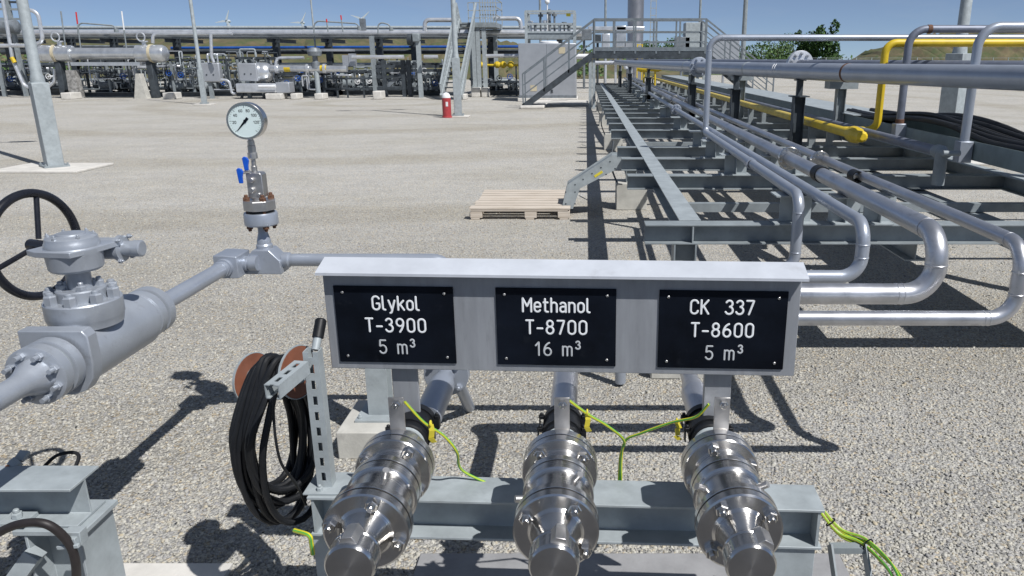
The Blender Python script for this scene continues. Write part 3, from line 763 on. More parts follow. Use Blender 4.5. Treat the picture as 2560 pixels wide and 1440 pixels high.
mb = MB()
ctr = D1.lerp(D2, 0.56) - Y * 0.03
pd = V((0.36, 0.93, 0)).normalized()
rng = random.Random(5)
for i in range(11):
    off = AX * (-0.045 + 0.0090 * i + rng.uniform(-.003, .003))
    wn, wf = 0.112 + rng.uniform(-.012, .014), 0.112 + rng.uniform(-.025, .012)
    bot = 0.40 + rng.uniform(-0.02, 0.13)
    pts = []
    N_ = 40
    zt_ = ctr.z + 0.043 + (i % 3) * 0.013
    for k in range(N_):
        th = 2 * math.pi * k / N_
        sx = math.sin(th); cz = math.cos(th)
        ww = wn if sx < 0 else wf
        f = (0.5 - 0.5 * cz)
        wid = ww * (abs(sx) ** 0.75) * (0.55 + 0.45 * min(1, f * 2.2)) * (1 if sx > 0 else -1)
        pts.append(V((ctr.x, ctr.y, 0)) + off + pd * wid + AX * (0.006 * math.sin(2 * th + i) - 0.055 * f * max(0, -sx)) + Z * (zt_ + (bot - zt_) * f))
    mb.tube(pts, 0.0105, 10, closed=True)
coil = mb.build("cable_coil", rubber)
tag(coil, "coil of thick black cable hanging in long loops from the slotted bracket", "cable")
mb = MB(); mb.tube(spline([P(690, 950, Y=2.0), P(684, 1040, Y=1.98), P(700, 1150, Y=1.97), P(740, 1210, Y=2.02), P(765, 1262, Y=2.06)], 8), 0.0042, 8)
tag(mb.build("thin_cable", rubber), "thin grey cable strand hanging inside the black cable coil", "cable")
mb = MB(); mb.tube(spline([P(736, 1326, Y=2.0), P(772, 1338, Y=1.97), P(778, 1356, Y=1.97), P(782, 1385, Y=1.98)], 8), 0.0068, 10, uvlen=True)
tag(mb.build("earth_wire", earth), "short green wire end sticking out of the bottom of the black cable coil", "earth wire")

# ------------------------------------------------------------------ valve with hand wheel
vx = -1.61; vz = 0.91
val = T("gate_valve", "large grey flanged valve with gearbox and black hand wheel", "valve", (vx, 2.4, vz))
o = V((vx, 0, vz))
mb = MB(); mb.lathe(o, Y, [(2.20, 0.099), (2.585, 0.099), (2.60, 0.086), (2.62, 0.083)], 40)
mb.prism([(-.105, -.105), (.03, -.105), (.07, -.09), (.098, -.05), (.106, .0), (.104, .085), (.09, .105), (-.105, .105)], (vx, 2.178, vz), X, Z, -0.048)
body = mb.build("body", valve_paint, val, bev=0.004)
for y0, s_ in ((2.076, 1), (2.131, 1), (2.612, 1), (2.668, 1)):
    mb = MB(); mb.lathe(o, Y, [(y0, 0.084), (y0 + 0.003, 0.090), (y0 + 0.038, 0.090), (y0 + 0.041, 0.085)], 44); mb.build("flange", valve_paint, val)
for y0 in (2.115, 2.652):
    mb = MB(); mb.lathe(o, Y, [(y0, 0.078), (y0 + .018, 0.078)], 40); mb.build("flange_gasket", galv_dark, val)
for k in range(8):
    th = rad(22.5 + 45 * k)
    p = o + V((0.070 * math.cos(th), 0, 0.070 * math.sin(th)))
    mb = MB(); mb.bolt(p + Y * 2.078, -Y, 0.0125)
    mb.cyl(p + Y * 2.046, p + Y * 2.18, 0.0075, n=10)
    mb.build("flange_bolt", valve_paint, val)
    mb = MB(); mb.bolt(p + Y * 2.709, Y, 0.0125); mb.bolt(p + Y * 2.613, -Y, 0.0125); mb.cyl(p + Y * 2.6, p + Y * 2.72, 0.0075, n=10); mb.build("flange_bolt", valve_paint, val)
mb = MB(); mb.lathe(o, Y, [(1.90, 0.033), (1.990, 0.033), (1.998, 0.0345), (2.005, 0.034), (2.036, 0.042), (2.064, 0.054), (2.078, 0.056)], 32)
mb.build("weld_neck", valve_paint, val)
mb = MB(); mb.lathe(o, Y, [(2.70, 0.058), (2.715, 0.054), (2.75, 0.036), (2.77, 0.033)], 32); mb.build("weld_neck", valve_paint, val)
bc = V((vx, 2.345, 0))
mb = MB(); mb.lathe(bc, Z, [(0.985, 0.104), (1.010, 0.109), (1.014, 0.111), (1.064, 0.111), (1.068, 0.108)], 48, up=Y); mb.lathe(bc, Z, [(1.067, 0.073), (1.100, 0.071), (1.104, 0.067)], 40, up=Y)
mb.build("bonnet", valve_paint, val)
for k in range(8):
    th = rad(12 + 45 * k)
    p = bc + V((0.091 * math.cos(th), 0.091 * math.sin(th), 1.068))
    mb = MB(); mb.lathe(p, Z, [(0, 0.0195), (0.027, 0.0195), (0.031, 0.016)], 6); mb.lathe(p + Z * .031, Z, [(0, 0.012), (0.007, 0.011), (0.010, 0.007)], 12); mb.build("bonnet_nut", valve_paint, val)
for k in range(4):
    th = rad(35 + 90 * k); mb = MB(); mb.bolt(bc + V((0.052 * math.cos(th), 0.052 * math.sin(th), 1.104)), Z, 0.015); mb.build("gland_nut", valve_paint, val)
mb = MB(); mb.lathe(bc, Z, [(1.10, 0.035), (1.17, 0.035)], 28); mb.build("stem_housing", valve_paint, val)
gb = V((vx, 2.345, 0))
mb = MB(); mb.lathe(gb, Z, [(z_, r_ * .85) for z_, r_ in [(1.160, 0.060), (1.164, 0.083), (1.172, 0.090), (1.215, 0.094), (1.218, 0.095), (1.236, 0.095), (1.240, 0.091), (1.252, 0.090), (1.256, 0.087), (1.268, 0.084), (1.272, 0.078), (1.275, 0.050), (1.281, 0.047), (1.282, 0.03)]], 44, up=Y)
mb.prism([(-.07, -.075), (.045, -.088), (.078, -.02), (.10, .10), (-.02, .11), (-.095, .02), (-.112, -.05)], (vx, 2.345, 1.219), X, Y, 0.018)
gear = mb.build("gearbox", valve_paint, val, bev=0.002)
mb = MB(); mb.cyl((vx - 0.135, 2.452, 1.205), (vx + 0.078, 2.452, 1.205), 0.036, n=26); mb.lathe((vx + 0.078, 2.452, 1.205), X, [(0, 0.043), (0.014, 0.043), (0.016, 0.025), (0.05, 0.025), (0.052, 0.0275), (0.074, 0.0275), (0.077, 0.023)], 26)
for dy, dz in ((-.034, -.034), (-.034, .034), (.034, .034), (.034, -.034)): mb.bolt((vx + 0.092, 2.452 + dy, 1.205 + dz), X, 0.008)
mb.build("worm_housing", valve_paint, gear)
for k in range(6):
    th = rad(20 + 60 * k); mb = MB(); mb.bolt(gb + V((0.063 * math.cos(th), 0.063 * math.sin(th), 1.270)), Z, 0.007); mb.build("cover_screw", valve_paint, gear)
wc = V((-1.838, 2.50, 1.205)); wa = V((0.985, -0.17, 0.02)).normalized()
_, ws, wu = frame(wa)
mb = MB(); mb.ring(wc, wa, 0.172, 0.0145, 64, 14); hw = mb.build("hand_wheel", wheel_black, val)
for th in (105, 225, 345):
    e = (ws * math.cos(rad(th)) + wu * math.sin(rad(th)))
    mb = MB(); mb.tube([wc + e * 0.02 + wa * 0.01, wc + e * 0.16], 0.0085, 10); mb.build("spoke", wheel_black, hw)
mb = MB(); mb.cyl(wc - wa * 0.02, V((-1.745, 2.455, 1.205)), 0.020); mb.build("hub", wheel_black, hw)

# tee, elbow block and gauge
mb = MB(); mb.tube([(vx, 1.45, vz), (vx, 1.91, vz)], 0.033, 24)
tag(mb.build("feed_pipe", pipe_paint), "grey blue pipe entering the near flange of the hand wheel valve", "pipe")
gx = -1.478; gy = 3.44
mb = MB(); mb.tube([(vx, 2.765, vz), (vx, 3.285, vz)], 0.0325, 24); mb.ring((vx, 3.262, vz), Y, 0.0335, 0.004, 24, 8); mb.lathe((vx, 3.285, vz), Y, [(0, .040), (.035, .042)], 24)
tag(mb.build("branch_pipe", pipe_paint), "straight grey blue pipe from the hand wheel valve to the square elbow block", "pipe")
br = T("gauge_tee", "grey forged elbow block and tee block carrying the pressure gauge", "pipe fitting", (gx, gy, vz))
mb = MB(); mb.prism([(-.045, -.05), (.06, -.05), (.06, .05), (.0, .055), (-.045, .055)], (vx, 3.30, vz), X, Z, -0.14); mb.build("elbow_block", pipe_paint, br, bev=0.004)
mb = MB(); mb.prism([(-.083, -.056), (.083, -.056), (.083, .006), (.036, .058), (-.036, .058), (-.083, .012)], (gx, gy - 0.05, vz), X, Z, -0.10); mb.build("tee_block", pipe_paint, br, bev=0.004)
mb = MB(); mb.lathe((vx + 0.058, gy - 0.06, vz), X, [(-.01, .03), (.0, .034), (.014, .034), (.016, .028), (.024, .028), (.026, .034), (.06, .034)], 24); mb.build("nipple", pipe_paint, br)
mb = MB(); mb.lathe((gx + 0.082, gy, vz), X, [(0, .036), (.025, .036), (.032, .029), (.05, .029)], 24); mb.build("nipple", pipe_paint, br)
gg = T("pressure_gauge", "round steel pressure gauge with white dial on a stack with two blue levers", "pressure gauge", (gx, gy, vz + 0.058))
def zg(v): return P(655, v, Y=gy).z
o = V((gx, gy, 0))
mb = MB(); mb.lathe(o, Z, [(vz + .057, .036), (zg(612), .036), (zg(608), .031), (zg(600), .031), (zg(596), .028), (zg(580), .021), (zg(566), .021)], 28); mb.build("riser_neck", pipe_paint, gg)
mb = MB(); mb.lathe(o, Z, [(zg(561), .070), (zg(558), .0735), (zg(534), .0735), (zg(530), .070)], 36); mb.build("lower_flange", pipe_paint, gg)
mb = MB(); mb.lathe(o, Z, [(zg(531), .058), (zg(522), .058)], 30); mb.build("flange_gasket", rubber, gg)
mb = MB(); mb.lathe(o, Z, [(zg(523), .070), (zg(521), .073), (zg(501), .073), (zg(499), .070)], 8); mb.build("upper_flange", stainless_dull, gg)
for k in range(4):
    th = rad(40 + 90 * k); p = o + V((.054 * math.cos(th), .054 * math.sin(th), 0))
    mb = MB(); mb.bolt(p + Z * zg(499.5), Z, 0.0155); mb.bolt(p + Z * zg(560), -Z, 0.0145); mb.cyl(p + Z * zg(563), p + Z * zg(498), 0.008, n=10)
    mb.build("flange_bolt", rust, gg)
mb = MB()
zb_, zt_ = zg(500), zg(430)
mb.lathe(o, Z, [(zb_, .026), (zb_ + .02, .026)], 20)
mb.prism([(-.034, zb_ + .012), (.024, zb_ + .012), (.036, zb_ + .022), (.036, zt_ - .01), (.028, zt_), (-.034, zt_)], (gx, gy - 0.028, 0), X, Z, -0.056)
mb.cyl((gx - .012, gy - .028, zb_ + .05), (gx - .012, gy - .044, zb_ + .05), .014, n=16); mb.cyl((gx - .008, gy - .028, zb_ + .095), (gx - .008, gy - .042, zb_ + .095), .012, n=16); mb.cyl((gx + .016, gy - .028, zb_ + .03), (gx + .016, gy - .036, zb_ + .03), .008, n=12)
mb.build("manifold", stainless_dull, gg, bev=0.003)
mb = MB(); mb.lathe(o - X * .004, Z, [(zt_, .013), (zg(416), .013), (zg(414), .010), (zg(398), .010), (zg(396), .021), (zg(382), .021)], 18); mb.lathe(o - X * .004, Z, [(zg(382), .019), (zg(364), .019), (zg(362), .013)], 6); mb.lathe(o - X * .004, Z, [(zg(363), .015), (zg(352), .015), (zg(351), .012), (zg(338), .012)], 16); mb.build("gauge_stem", stainless_dull, gg)
for (du, v0, v1, dy) in ((-.016, 388, 428, -.055), (-.034, 414, 458, -.085)):
    a, b = zg(v0), zg(v1)
    mb = MB(); cx = gx + du
    kk = .85
    pr = [(-.010, 0), (-.014, a - b - .03), (-.016, a - b - .008), (-.006, a - b), (.010, a - b - .006), (.016, a - b - .022), (.010, a - b - .045), (.009, 0)]
    pr = [(x_ * kk, y_ * kk + (a - b) * (1 - kk)) for x_, y_ in pr]
    mb.prism(pr, (cx, gy + dy, b), X, Z, -0.012); lv = mb.build("lever", blue_plastic, gg, bev=0.002)
    mb = MB(); mb.cyl((cx + .004, gy + dy + .01, a - .022), (gx - .02, gy - .02, a - .022), .007, n=12); mb.build("lever_spindle", stainless_dull, lv)
gc = V((gx + .006, gy - .035, zg(301)))
gc = P(617, 302, Y=gy - 0.03)
R_ = 0.079
GA = V((0.10, -1, 0.02)).normalized()
mb = MB(); mb.lathe(gc, -GA, [(-.022, R_ - .010), (-.022, R_ - .002), (-.020, R_), (.030, R_), (.034, R_ - .004), (.036, .02)], 56, caps=True); mb.build("gauge_case", gauge_steel, gg)
ga, gs, gu = frame(-GA)
gs = -gs if gs.x < 0 else gs
mb = MB(); mb.lathe(gc + GA * .0222, GA, [(0, R_ - .009), (.0004, R_ - .009)], 56); dial = mb.build("dial", glass_face, gg)
mb = MB(); mb.lathe(gc + GA * .0218, GA, [(0, R_ - .0095), (.0035, R_ - .010), (.0035, R_ - .0015), (0, R_ - .0015)], 56, caps=False); mb.build("bezel", gauge_steel, gg)
mb = MB()
for k in range(31):
    th = rad(225 - 270 * k / 30); e = gs * math.cos(th) + gu * math.sin(th); L_ = .010 if k % 5 == 0 else .005
    mb.bar(gc + GA * .0230 + e * (R_ - .013 - L_), gc + GA * .0230 + e * (R_ - .013), 0.0016 if k % 5 == 0 else 0.0008, 0.0003, GA)
for k, s_ in enumerate(("20", "40", "60", "80", "100", "120")):
    th = rad(225 - 270 * (k + 1) / 7 ); e = gs * math.cos(th) + gu * math.sin(th)
    c_ = gc + e * (R_ - .033)
    m2 = MB(); letters(m2, s_, 0.011, 0, -0.0055, 0.0021, lambda a, b: c_ + gs * a + gu * b, 0.3)
    mb.add([V(p) + GA * (.0229 - (V(p) - gc).dot(GA) * .8) for p in m2.v], m2.f)
mb.build("dial_marks", plate_black, dial)
mb = MB(); th = rad(228); e = gs * math.cos(th) + gu * math.sin(th); f = gs * -e.dot(gu) + gu * e.dot(gs)
c_ = gc + GA * .0242
mb.add([c_ - e * .018 - f * .006, c_ - e * .018 + f * .006, c_ + e * .056 + f * .0008, c_ + e * .056 - f * .0008] + [q + GA * .001 for q in (c_ - e * .018 - f * .006, c_ - e * .018 + f * .006, c_ + e * .056 + f * .0008, c_ + e * .056 - f * .0008)],
       [(0, 1, 2, 3), (7, 6, 5, 4), (0, 4, 5, 1), (1, 5, 6, 2), (2, 6, 7, 3), (3, 7, 4, 0)])
mb.lathe(c_, GA, [(0, .007), (.002, .007)], 16)
mb.build("needle", plate_black, gg)

# ------------------------------------------------------------------ frame under the valve, bottom left
vf = T("valve_support", "grey steel beam on a column under the hand wheel valve at the left edge", "steel frame", (-1.75, 2.13, 0))
ex = P(208, 1195, z=0.55)
mb = MB(); mb.ibeam((-2.7, 2.125, 0.484), (-1.563, 2.125, 0.484), 0.133, 0.145, 0.0085, 0.006); mb.build("beam", galv, vf, bev=0.0015)
mb = MB(); mb.box((-1.755, 2.035, 0.4), (-1.535, 2.215, 0.4165)); mb.build("cap_plate", galv, vf, bev=0.002)
mb = MB(); mb.ibeam((-1.64, 2.125, 0.02), (-1.64, 2.125, 0.399), 0.17, 0.17, 0.009, 0.007, up=X); mb.build("column", galv, vf, bev=0.0015)
mb = MB(); mb.box((-1.80, 2.04, 0.4265), (-1.72, 2.11, 0.440)); mb.bolt((-1.76, 2.075, 0.44), Z, 0.016); mb.build("beam_clamp", galv, vf, bev=0.002)
mb = MB(); mb.bar((-1.95, 1.98, 0.02), (-1.70, 2.04, 0.34), 0.05, 0.05, Y); mb.build("brace", galv, vf, bev=0.002)
mb = MB(); mb.box((-1.85, 1.92, 0.0), (-1.30, 2.42, 0.02)); tag(mb.build("concrete_pad", concrete_pale), "pale concrete pad under the column below the hand wheel valve", "concrete pad")
mb = MB(); mb.tube(spline([P(-60, 1372, Y=1.95), P(0, 1330, Y=1.93), P(60, 1308, Y=1.92), P(120, 1312, Y=1.92), P(168, 1352, Y=1.94), P(188, 1400, Y=1.95), P(192, 1470, Y=1.96), P(196, 1560, Y=1.97)], 8), 0.0125, 14)
tag(mb.build("black_hose", M("dark_hose_rubber", (0.022, 0.018, 0.018), 0.55, 0, 0.15, 20)), "thick dark hose arching over the lower beam at the left edge", "hose")
mb = MB(); q = P(190, 1345, Y=1.965)
mb.box(q + V((-.03, -.01, -.02)), q + V((.02, .025, .025))); mb.bar(q + V((-.045, -.02, -.018)), q + V((.02, -.02, -.012)), 0.012, 0.012); mb.box(q + V((-.012, -.022, -.012)), q + V((.012, -.008, .012)))
tag(mb.build("hose_clip", galv, bev=0.002), "small galvanised clip fixing the dark hose to the column", "clip")
cu = T("conduit_stub", "orange capped conduit with grey steel fitting lying on the left beam", "conduit", P(20, 1165, Y=2.2))
mb = MB(); mb.cyl(P(-60, 1205, Y=2.16), P(28, 1168, Y=2.2), 0.012, n=14); mb.build("tube", copper, cu)
mb = MB(); mb.cyl(P(28, 1168, Y=2.2), P(46, 1152, Y=2.22), 0.019, n=14); mb.bar(P(46, 1152, Y=2.22), P(64, 1128, Y=2.25), 0.035, 0.01); mb.build("fitting", galv, cu)
mb = MB(); mb.tube(spline([P(105, 1172, Y=2.28), P(140, 1140, Y=2.3), P(180, 1131, Y=2.32), P(197, 1140, Y=2.32), P(190, 1165, Y=2.3)], 8), 0.006, 8)
tag(mb.build("cable_loop", rubber), "small loop of black cable standing up behind the left beam", "cable")

# post with concrete block behind the bracket
blk = T("pipe_stand", "grey H section post on a small concrete block behind the cable bracket", "pipe stand", (-1.0, 3.42, 0))
mb = MB(); mb.box((-1.16, 3.22, 0), (-0.86, 3.58, 0.14)); mb.build("concrete_block", concrete, blk, bev=0.006)
mb = MB(); mb.box((-1.10, 3.32, 0.14), (-0.90, 3.54, 0.152))
for dx in (-.08, .08):
    for dy in (-.085, .085): mb.bolt((-1.0 + dx, 3.43 + dy, .152), Z, .011)
mb.build("base_plate", galv, blk, bev=0.001)
mb = MB(); mb.ibeam((-1.0, 3.43, 0.152), (-1.0, 3.43, 0.86), 0.096, 0.10, 0.008, 0.005, up=Y); mb.build("post", galv, blk, bev=0.001)
mb = MB(); mb.box((-1.06, 3.38, .86), (-.94, 3.48, .872)); mb.build("saddle", galv, blk)

# cable ladder and earth bundle, bottom right
lad = T("cable_ladder", "short grey perforated cable ladder standing at the lower right of the frame", "cable ladder", (0.75, 1.95, 0))
c00, c01 = P(2075, 1362, Y=2.02), P(2160, 1362, Y=2.02)
for c_ in (c00, c01):
    mb = MB(); mb.bar((c_.x, 2.02, c_.z), (c_.x + .012, 1.72, 0.02), 0.006, 0.045, Y); mb.build("side_rail", galv_dark, lad)
for k in (0.02, 0.36, 0.7):
    mb = MB(); mb.bar(V((c00.x, 2.02 - .3 * k, c00.z * (1 - k))), V((c01.x, 2.02 - .3 * k, c01.z * (1 - k))), 0.03, 0.02); mb.build("rung", galv_dark, lad)
mb = MB()
base = [V((0.72, 2.10, 0.47)), P(2100, 1330, Y=2.06), P(2160, 1356, Y=2.02), P(2205, 1395, Y=1.95), P(2240, 1440, Y=1.86), P(2268, 1520, Y=1.72), P(2270, 1600, Y=1.62)]
rng = random.Random(2)
for k in range(4):
    th = 2 * math.pi * k / 4
    mb.tube(spline([p + V((0.006 * math.cos(th), 0.004 * math.sin(th), 0.008 * math.sin(th))) * (1 + 0.22 * i * (0.5 + rng.random())) for i, p in enumerate(base)], 10), 0.0042, 8, uvlen=True)
tag(mb.build("earth_cable_bundle", earth), "tied bundle of bright green and yellow earth cables at the lower right", "cable bundle")
for i, where in ((1, "near the beam end"), (2.6, "farther along the bend")):
    mb = MB()
    p = spline(base, 10)[int(i * 10) - 4]; d = (spline(base, 10)[int(i * 10) - 3] - p).normalized()
    mb.ring(p, d, 0.0145 + 0.002 * i, 0.0022, 18, 6)
    tag(mb.build("cable_tie", plate_black), "thin black tie round the green and yellow cable bundle, " + where, "cable tie", "black ties on the cable bundle")
# ------------------------------------------------------------------ pipe rack
ZT = 0.90
BEAMS = [4.33, 6.25, 7.35, 8.33, 10.4, 11.5, 12.6, 13.75, 14.9, 16.05, 17.2, 18.35, 19.5, 20.65, 21.8, 22.95, 24.1, 25.3, 26.4, 27.5, 28.7, 31.0]
pr = T("pipe_rack", "long low grey steel pipe rack of cross beams and a lengthwise beam on concrete blocks", "pipe rack", (0.6, 4.33, 0))
for yb in BEAMS:
    mb = MB(); mb.ibeam((0.34, yb, ZT - 0.057), (3.6, yb, ZT - 0.057), 0.114, 0.12, 0.008, 0.006)
    o_ = mb.build("cross_beam", galv_dark, pr, bev=0.001 if yb < 9 else 0)
for yb in BEAMS[:4]:
    mb = MB(); mb.bar((0.612, yb - 0.058, ZT - 0.057), (0.612, yb - 0.001, ZT - 0.057), 0.008, 0.097, Z); mb.build("stiffener", galv, pr)
for xr in (0.609, 3.42):
    mb = MB(); mb.ibeam((xr, BEAMS[0] + 0.064, ZT - 0.054), (xr, 31.0, ZT - 0.054), 0.114, 0.125, 0.008, 0.006); mb.build("long_beam", galv, pr)
for yb in (4.33, 9.60, 16.2, 22.1, 28.0):
    for xr in (0.570, 3.42):
        top = ZT - 0.116
        h0 = 0.33 if xr < 1 or yb > 5 else 0.2
        if yb < 5: h0 = 0.12
        mb = MB(); mb.ibeam((xr, yb, h0), (xr, yb, top), 0.13, 0.13, 0.009, 0.007, up=X); mb.build("rack_post", galv_dark, pr)
        mb = MB(); mb.box((xr - 0.19, yb - 0.17, 0), (xr + 0.19, yb + 0.19, h0)); mb.build("concrete_block", concrete, pr, bev=0.008)
    if yb > 5:
        mb = MB(); mb.tube(spline([(0.40, yb - .1, .30), (0.33, yb + .25, .5), (0.36, yb + .5, .78)], 5), .012, 8); mb.build("earth_strap", dark_steel, pr)
for xs_ in (1.95, 2.72):
    mb = MB(); mb.ibeam((xs_, BEAMS[0] + .07, ZT - .185), (xs_, 31.0, ZT - .185), .12, .12, .008, .006); mb.build("added_lower_stringer", galv_dark, pr)  # added members that put more shade under the rack
for yb in (5.3, 9.4):
    mb = MB(); mb.bar((0.72, yb, ZT - .09), (3.3, yb, ZT - .09), .06, .06); mb.build("added_tie_bar", galv_dark, pr)  # added cross bars, also there to darken the rack underneath
def rx(x, y): return x + 0.010 * (y - 4)
def support(x, yb, r, zc, wide=0.16):
    mb = MB()
    zt = zc - r - 0.002
    mb.box((x - wide / 2, yb - 0.075, ZT + 0.001), (x + wide / 2, yb + 0.075, ZT + 0.009))
    mb.box((x - wide / 2, yb - 0.075, zt - 0.008), (x + wide / 2, yb + 0.075, zt))
    mb.bar((x, yb, ZT + 0.008), (x, yb, zt - 0.007), 0.006, 0.09, Y)
    mb.bar((x - 0.045, yb, ZT + 0.008), (x - 0.045, yb, zt - 0.007), 0.006, 0.09, X); mb.bar((x + 0.045, yb, ZT + 0.008), (x + 0.045, yb, zt - 0.007), 0.006, 0.09, X)
    mb.build("pipe_support", galv, pr)
def flange(mb, c, axis, r, th=0.016, gap=0.004, nb=8, bolt=0.011, rb=0.78):
    c = V(c); a, s_, u_ = frame(V(axis))
    mb.lathe(c - a * (th + gap / 2), a, [(0, r * .97), (.002, r), (th - .001, r), (th, r * .98)], 32)
    mb.lathe(c + a * gap / 2, a, [(0, r * .98), (.001, r), (th - .002, r), (th, r * .97)], 32)
    mb.lathe(c - a * gap / 2, a, [(0, r * .7), (gap, r * .7)], 20)
    for k in range(nb):
        th_ = 2 * math.pi * (k + .5) / nb; e = (s_ * math.cos(th_) + u_ * math.sin(th_)) * r * rb
        mb.bolt(c + e + a * (th + gap / 2), a, bolt); mb.bolt(c + e - a * (th + gap / 2), -a, bolt)
def wel(mb, pts, r, n=20):
    for p, d in pts: mb.lathe(V(p) - V(d).normalized() * .004, V(d), [(0, r), (.002, r + .0018), (.006, r + .0018), (.008, r)], n, caps=False)

# p1: comes over the bridge, down the riser, along the rack, down behind the sign
p1 = T("overhead_pipe", "grey blue overhead pipe dropping by a tall riser and following the rack to an elbow", "pipe", (1.18, 7.8, 1.1))
Z1 = 1.10
mb = MB(); mb.tube(route([(9, 7.8, 0.0), (9, 7.8, 2.0), (1.2, 7.8, 2.0), (1.2, 7.8, Z1), (1.145, 4.07, Z1), (1.145, 4.07, 0.69), (0.2, 4.07, 0.69), (0.2, 4.07, 0.02)], [.1, .12, .06, .09, .09, .1]), 0.0305, 20)
wel(mb, [((1.145, 4.07, Z1 - .09), Z), ((1.145, 4.07, .79), Z), ((1.2, 7.8, 1.88), Z), ((1.32, 7.8, 2.0), X), ((1.2, 7.8, 1.17), Z), ((1.195, 7.7, Z1), Y)], .0305)
mb.build("tube", pipe_paint, p1)
mb = MB(); mb.lathe((1.2, 7.8 + .0, Z1 - .05), -Z, [(0, .03), (.03, .032), (.04, .032)], 16); mb.build("drain_stub", pipe_paint, p1)
mb = MB(); c_ = P(1910, 408, z=Z1); mb.lathe((rx(1.145, c_.y), c_.y, Z1), Y, [(-.05, .0305), (-.05, .0385), (.05, .0385), (.05, .0305)], 20, caps=False); mb.build("pipe_clamp", pipe_paint, p1)
# p2
mb = MB(); mb.tube(route([(rx(1.24, 31), 31, 1.1), (1.235, 3.33, 1.1), (1.235, 3.33, 0.86), (-0.507, 3.33, 0.86), (-0.507, 3.33, 0.7), (-0.507, 2.2, 0.7)], [.09, .09, .075, .075]), 0.0305, 20)
wel(mb, [((1.235, 3.33, 1.01), Z), ((1.235, 3.33, .95), Z)], .0305)
p2 = T("rack_pipe", "slim grey rack pipe turning down between the overhead pipe and the thickest silver pipe", "pipe", (1.24, 3.3, 1.1), "grey pipes lying side by side on the rack")
mb.build("tube", pipe_paint, p2)
for yy in (11.4, 19.0):
    mb = MB(); flange(mb, (rx(1.24, yy), yy, 1.1), Y, 0.075); mb.build("flange", pipe_paint, p2)
mb = MB(); mb.lathe((-.507, 0, .7), Y, [(2.22, .046), (2.48, .046), (2.56, .031)], 28); mb.build("wide_end", pipe_paint, p2)
mb = MB(); flange(mb, (-.507, 2.60, .7), Y, 0.082, nb=4, bolt=.013); mb.build("end_flange", pipe_paint, p2)
# p3
p3 = T("rack_pipe", "thickest silver pipe on the rack, sweeping round a wide elbow back behind the sign", "pipe", (1.46, 3.1, 1.1), "grey pipes lying side by side on the rack")
mb = MB(); mb.tube(route([(rx(1.475, 31), 31, 1.105), (1.465, 3.10, 1.105), (1.465, 3.10, 0.85), (-0.072, 3.10, 0.85), (-0.072, 3.10, 0.70), (-0.072, 2.22, 0.70)], [.122, .122, .074, .074], 10), 0.0445, 28)
wel(mb, [((1.465, 3.23, 1.105), Y), ((1.465, 3.10, .978), Z), ((1.335, 3.10, .85), X), ((1.31, 3.10, .85), X)], .0445, 28)
mb.build("tube", pickled, p3)
for yy in (5.65, 14.0): 
    mb = MB(); flange(mb, (rx(1.475, yy), yy, 1.105), Y, 0.083); mb.build("flange", stainless, p3)
mb = MB(); yy = 4.86; mb.lathe((rx(1.475, yy), yy, 1.105), Y, [(-.05, .0445), (-.05, .052), (.05, .052), (.05, .0445)], 28, caps=False); mb.build("insulating_band", rubber, p3)
# p4
p4 = T("rack_pipe", "thin silver pipe of the rack with the outermost elbow, running back below the thickest one", "pipe", (1.7, 2.9, 1.1), "grey pipes lying side by side on the rack")
mb = MB(); mb.tube(route([(rx(1.66, 31), 31, 1.095), (1.705, 2.90, 1.105), (1.705, 2.90, 0.81), (0.375, 2.90, 0.81), (0.375, 2.90, 0.70), (0.375, 2.52, 0.70)], [.1, .1, .054, .054], 10), 0.030, 24)
wel(mb, [((1.705, 3.01, 1.104), Y), ((1.705, 2.90, 1.0), Z), ((1.705, 2.90, .91), Z), ((1.605, 2.90, .81), X), ((1.585, 2.90, .81), X)], .030, 24)
mb.build("tube", pickled, p4)
mb = MB(); mb.lathe((.375, 0, .7), Y, [(2.22, .046), (2.40, .046), (2.41, .0475), (2.42, .046), (2.52, .031), (2.54, .031)], 28); mb.build("reducer", pickled, p4)
for yy in (5.55, 13.6):
    mb = MB(); flange(mb, (rx(1.67, yy), yy, 1.097), Y, 0.072); mb.build("flange", stainless, p4)
mb = MB(); yy = 4.80; mb.lathe((rx(1.68, yy), yy, 1.1), Y, [(-.05, .030), (-.05, .038), (.05, .038), (.05, .030)], 24, caps=False); mb.build("insulating_band", rubber, p4)
# gauge line: from the tee behind the sign and down to the ground stand
mb = MB(); mb.tube(route([(gx + .13, gy, vz), (-0.62, gy, vz), (-0.62, gy, 0.3), (-0.62, gy + .3, 0.02)], .09), 0.0295, 22)
tag(mb.build("gauge_line", pipe_paint), "short grey blue pipe from the gauge tee running behind the left end of the sign", "pipe")
for yb in [q for i, q in enumerate(BEAMS) if q < 11 or i % 2 == 0]:
    support(rx(1.195, yb), yb, .0305, 1.1, 0.26); support(rx(1.475, yb), yb, .0445, 1.105, .15); support(rx(1.675, yb), yb, .03, 1.1, .13)
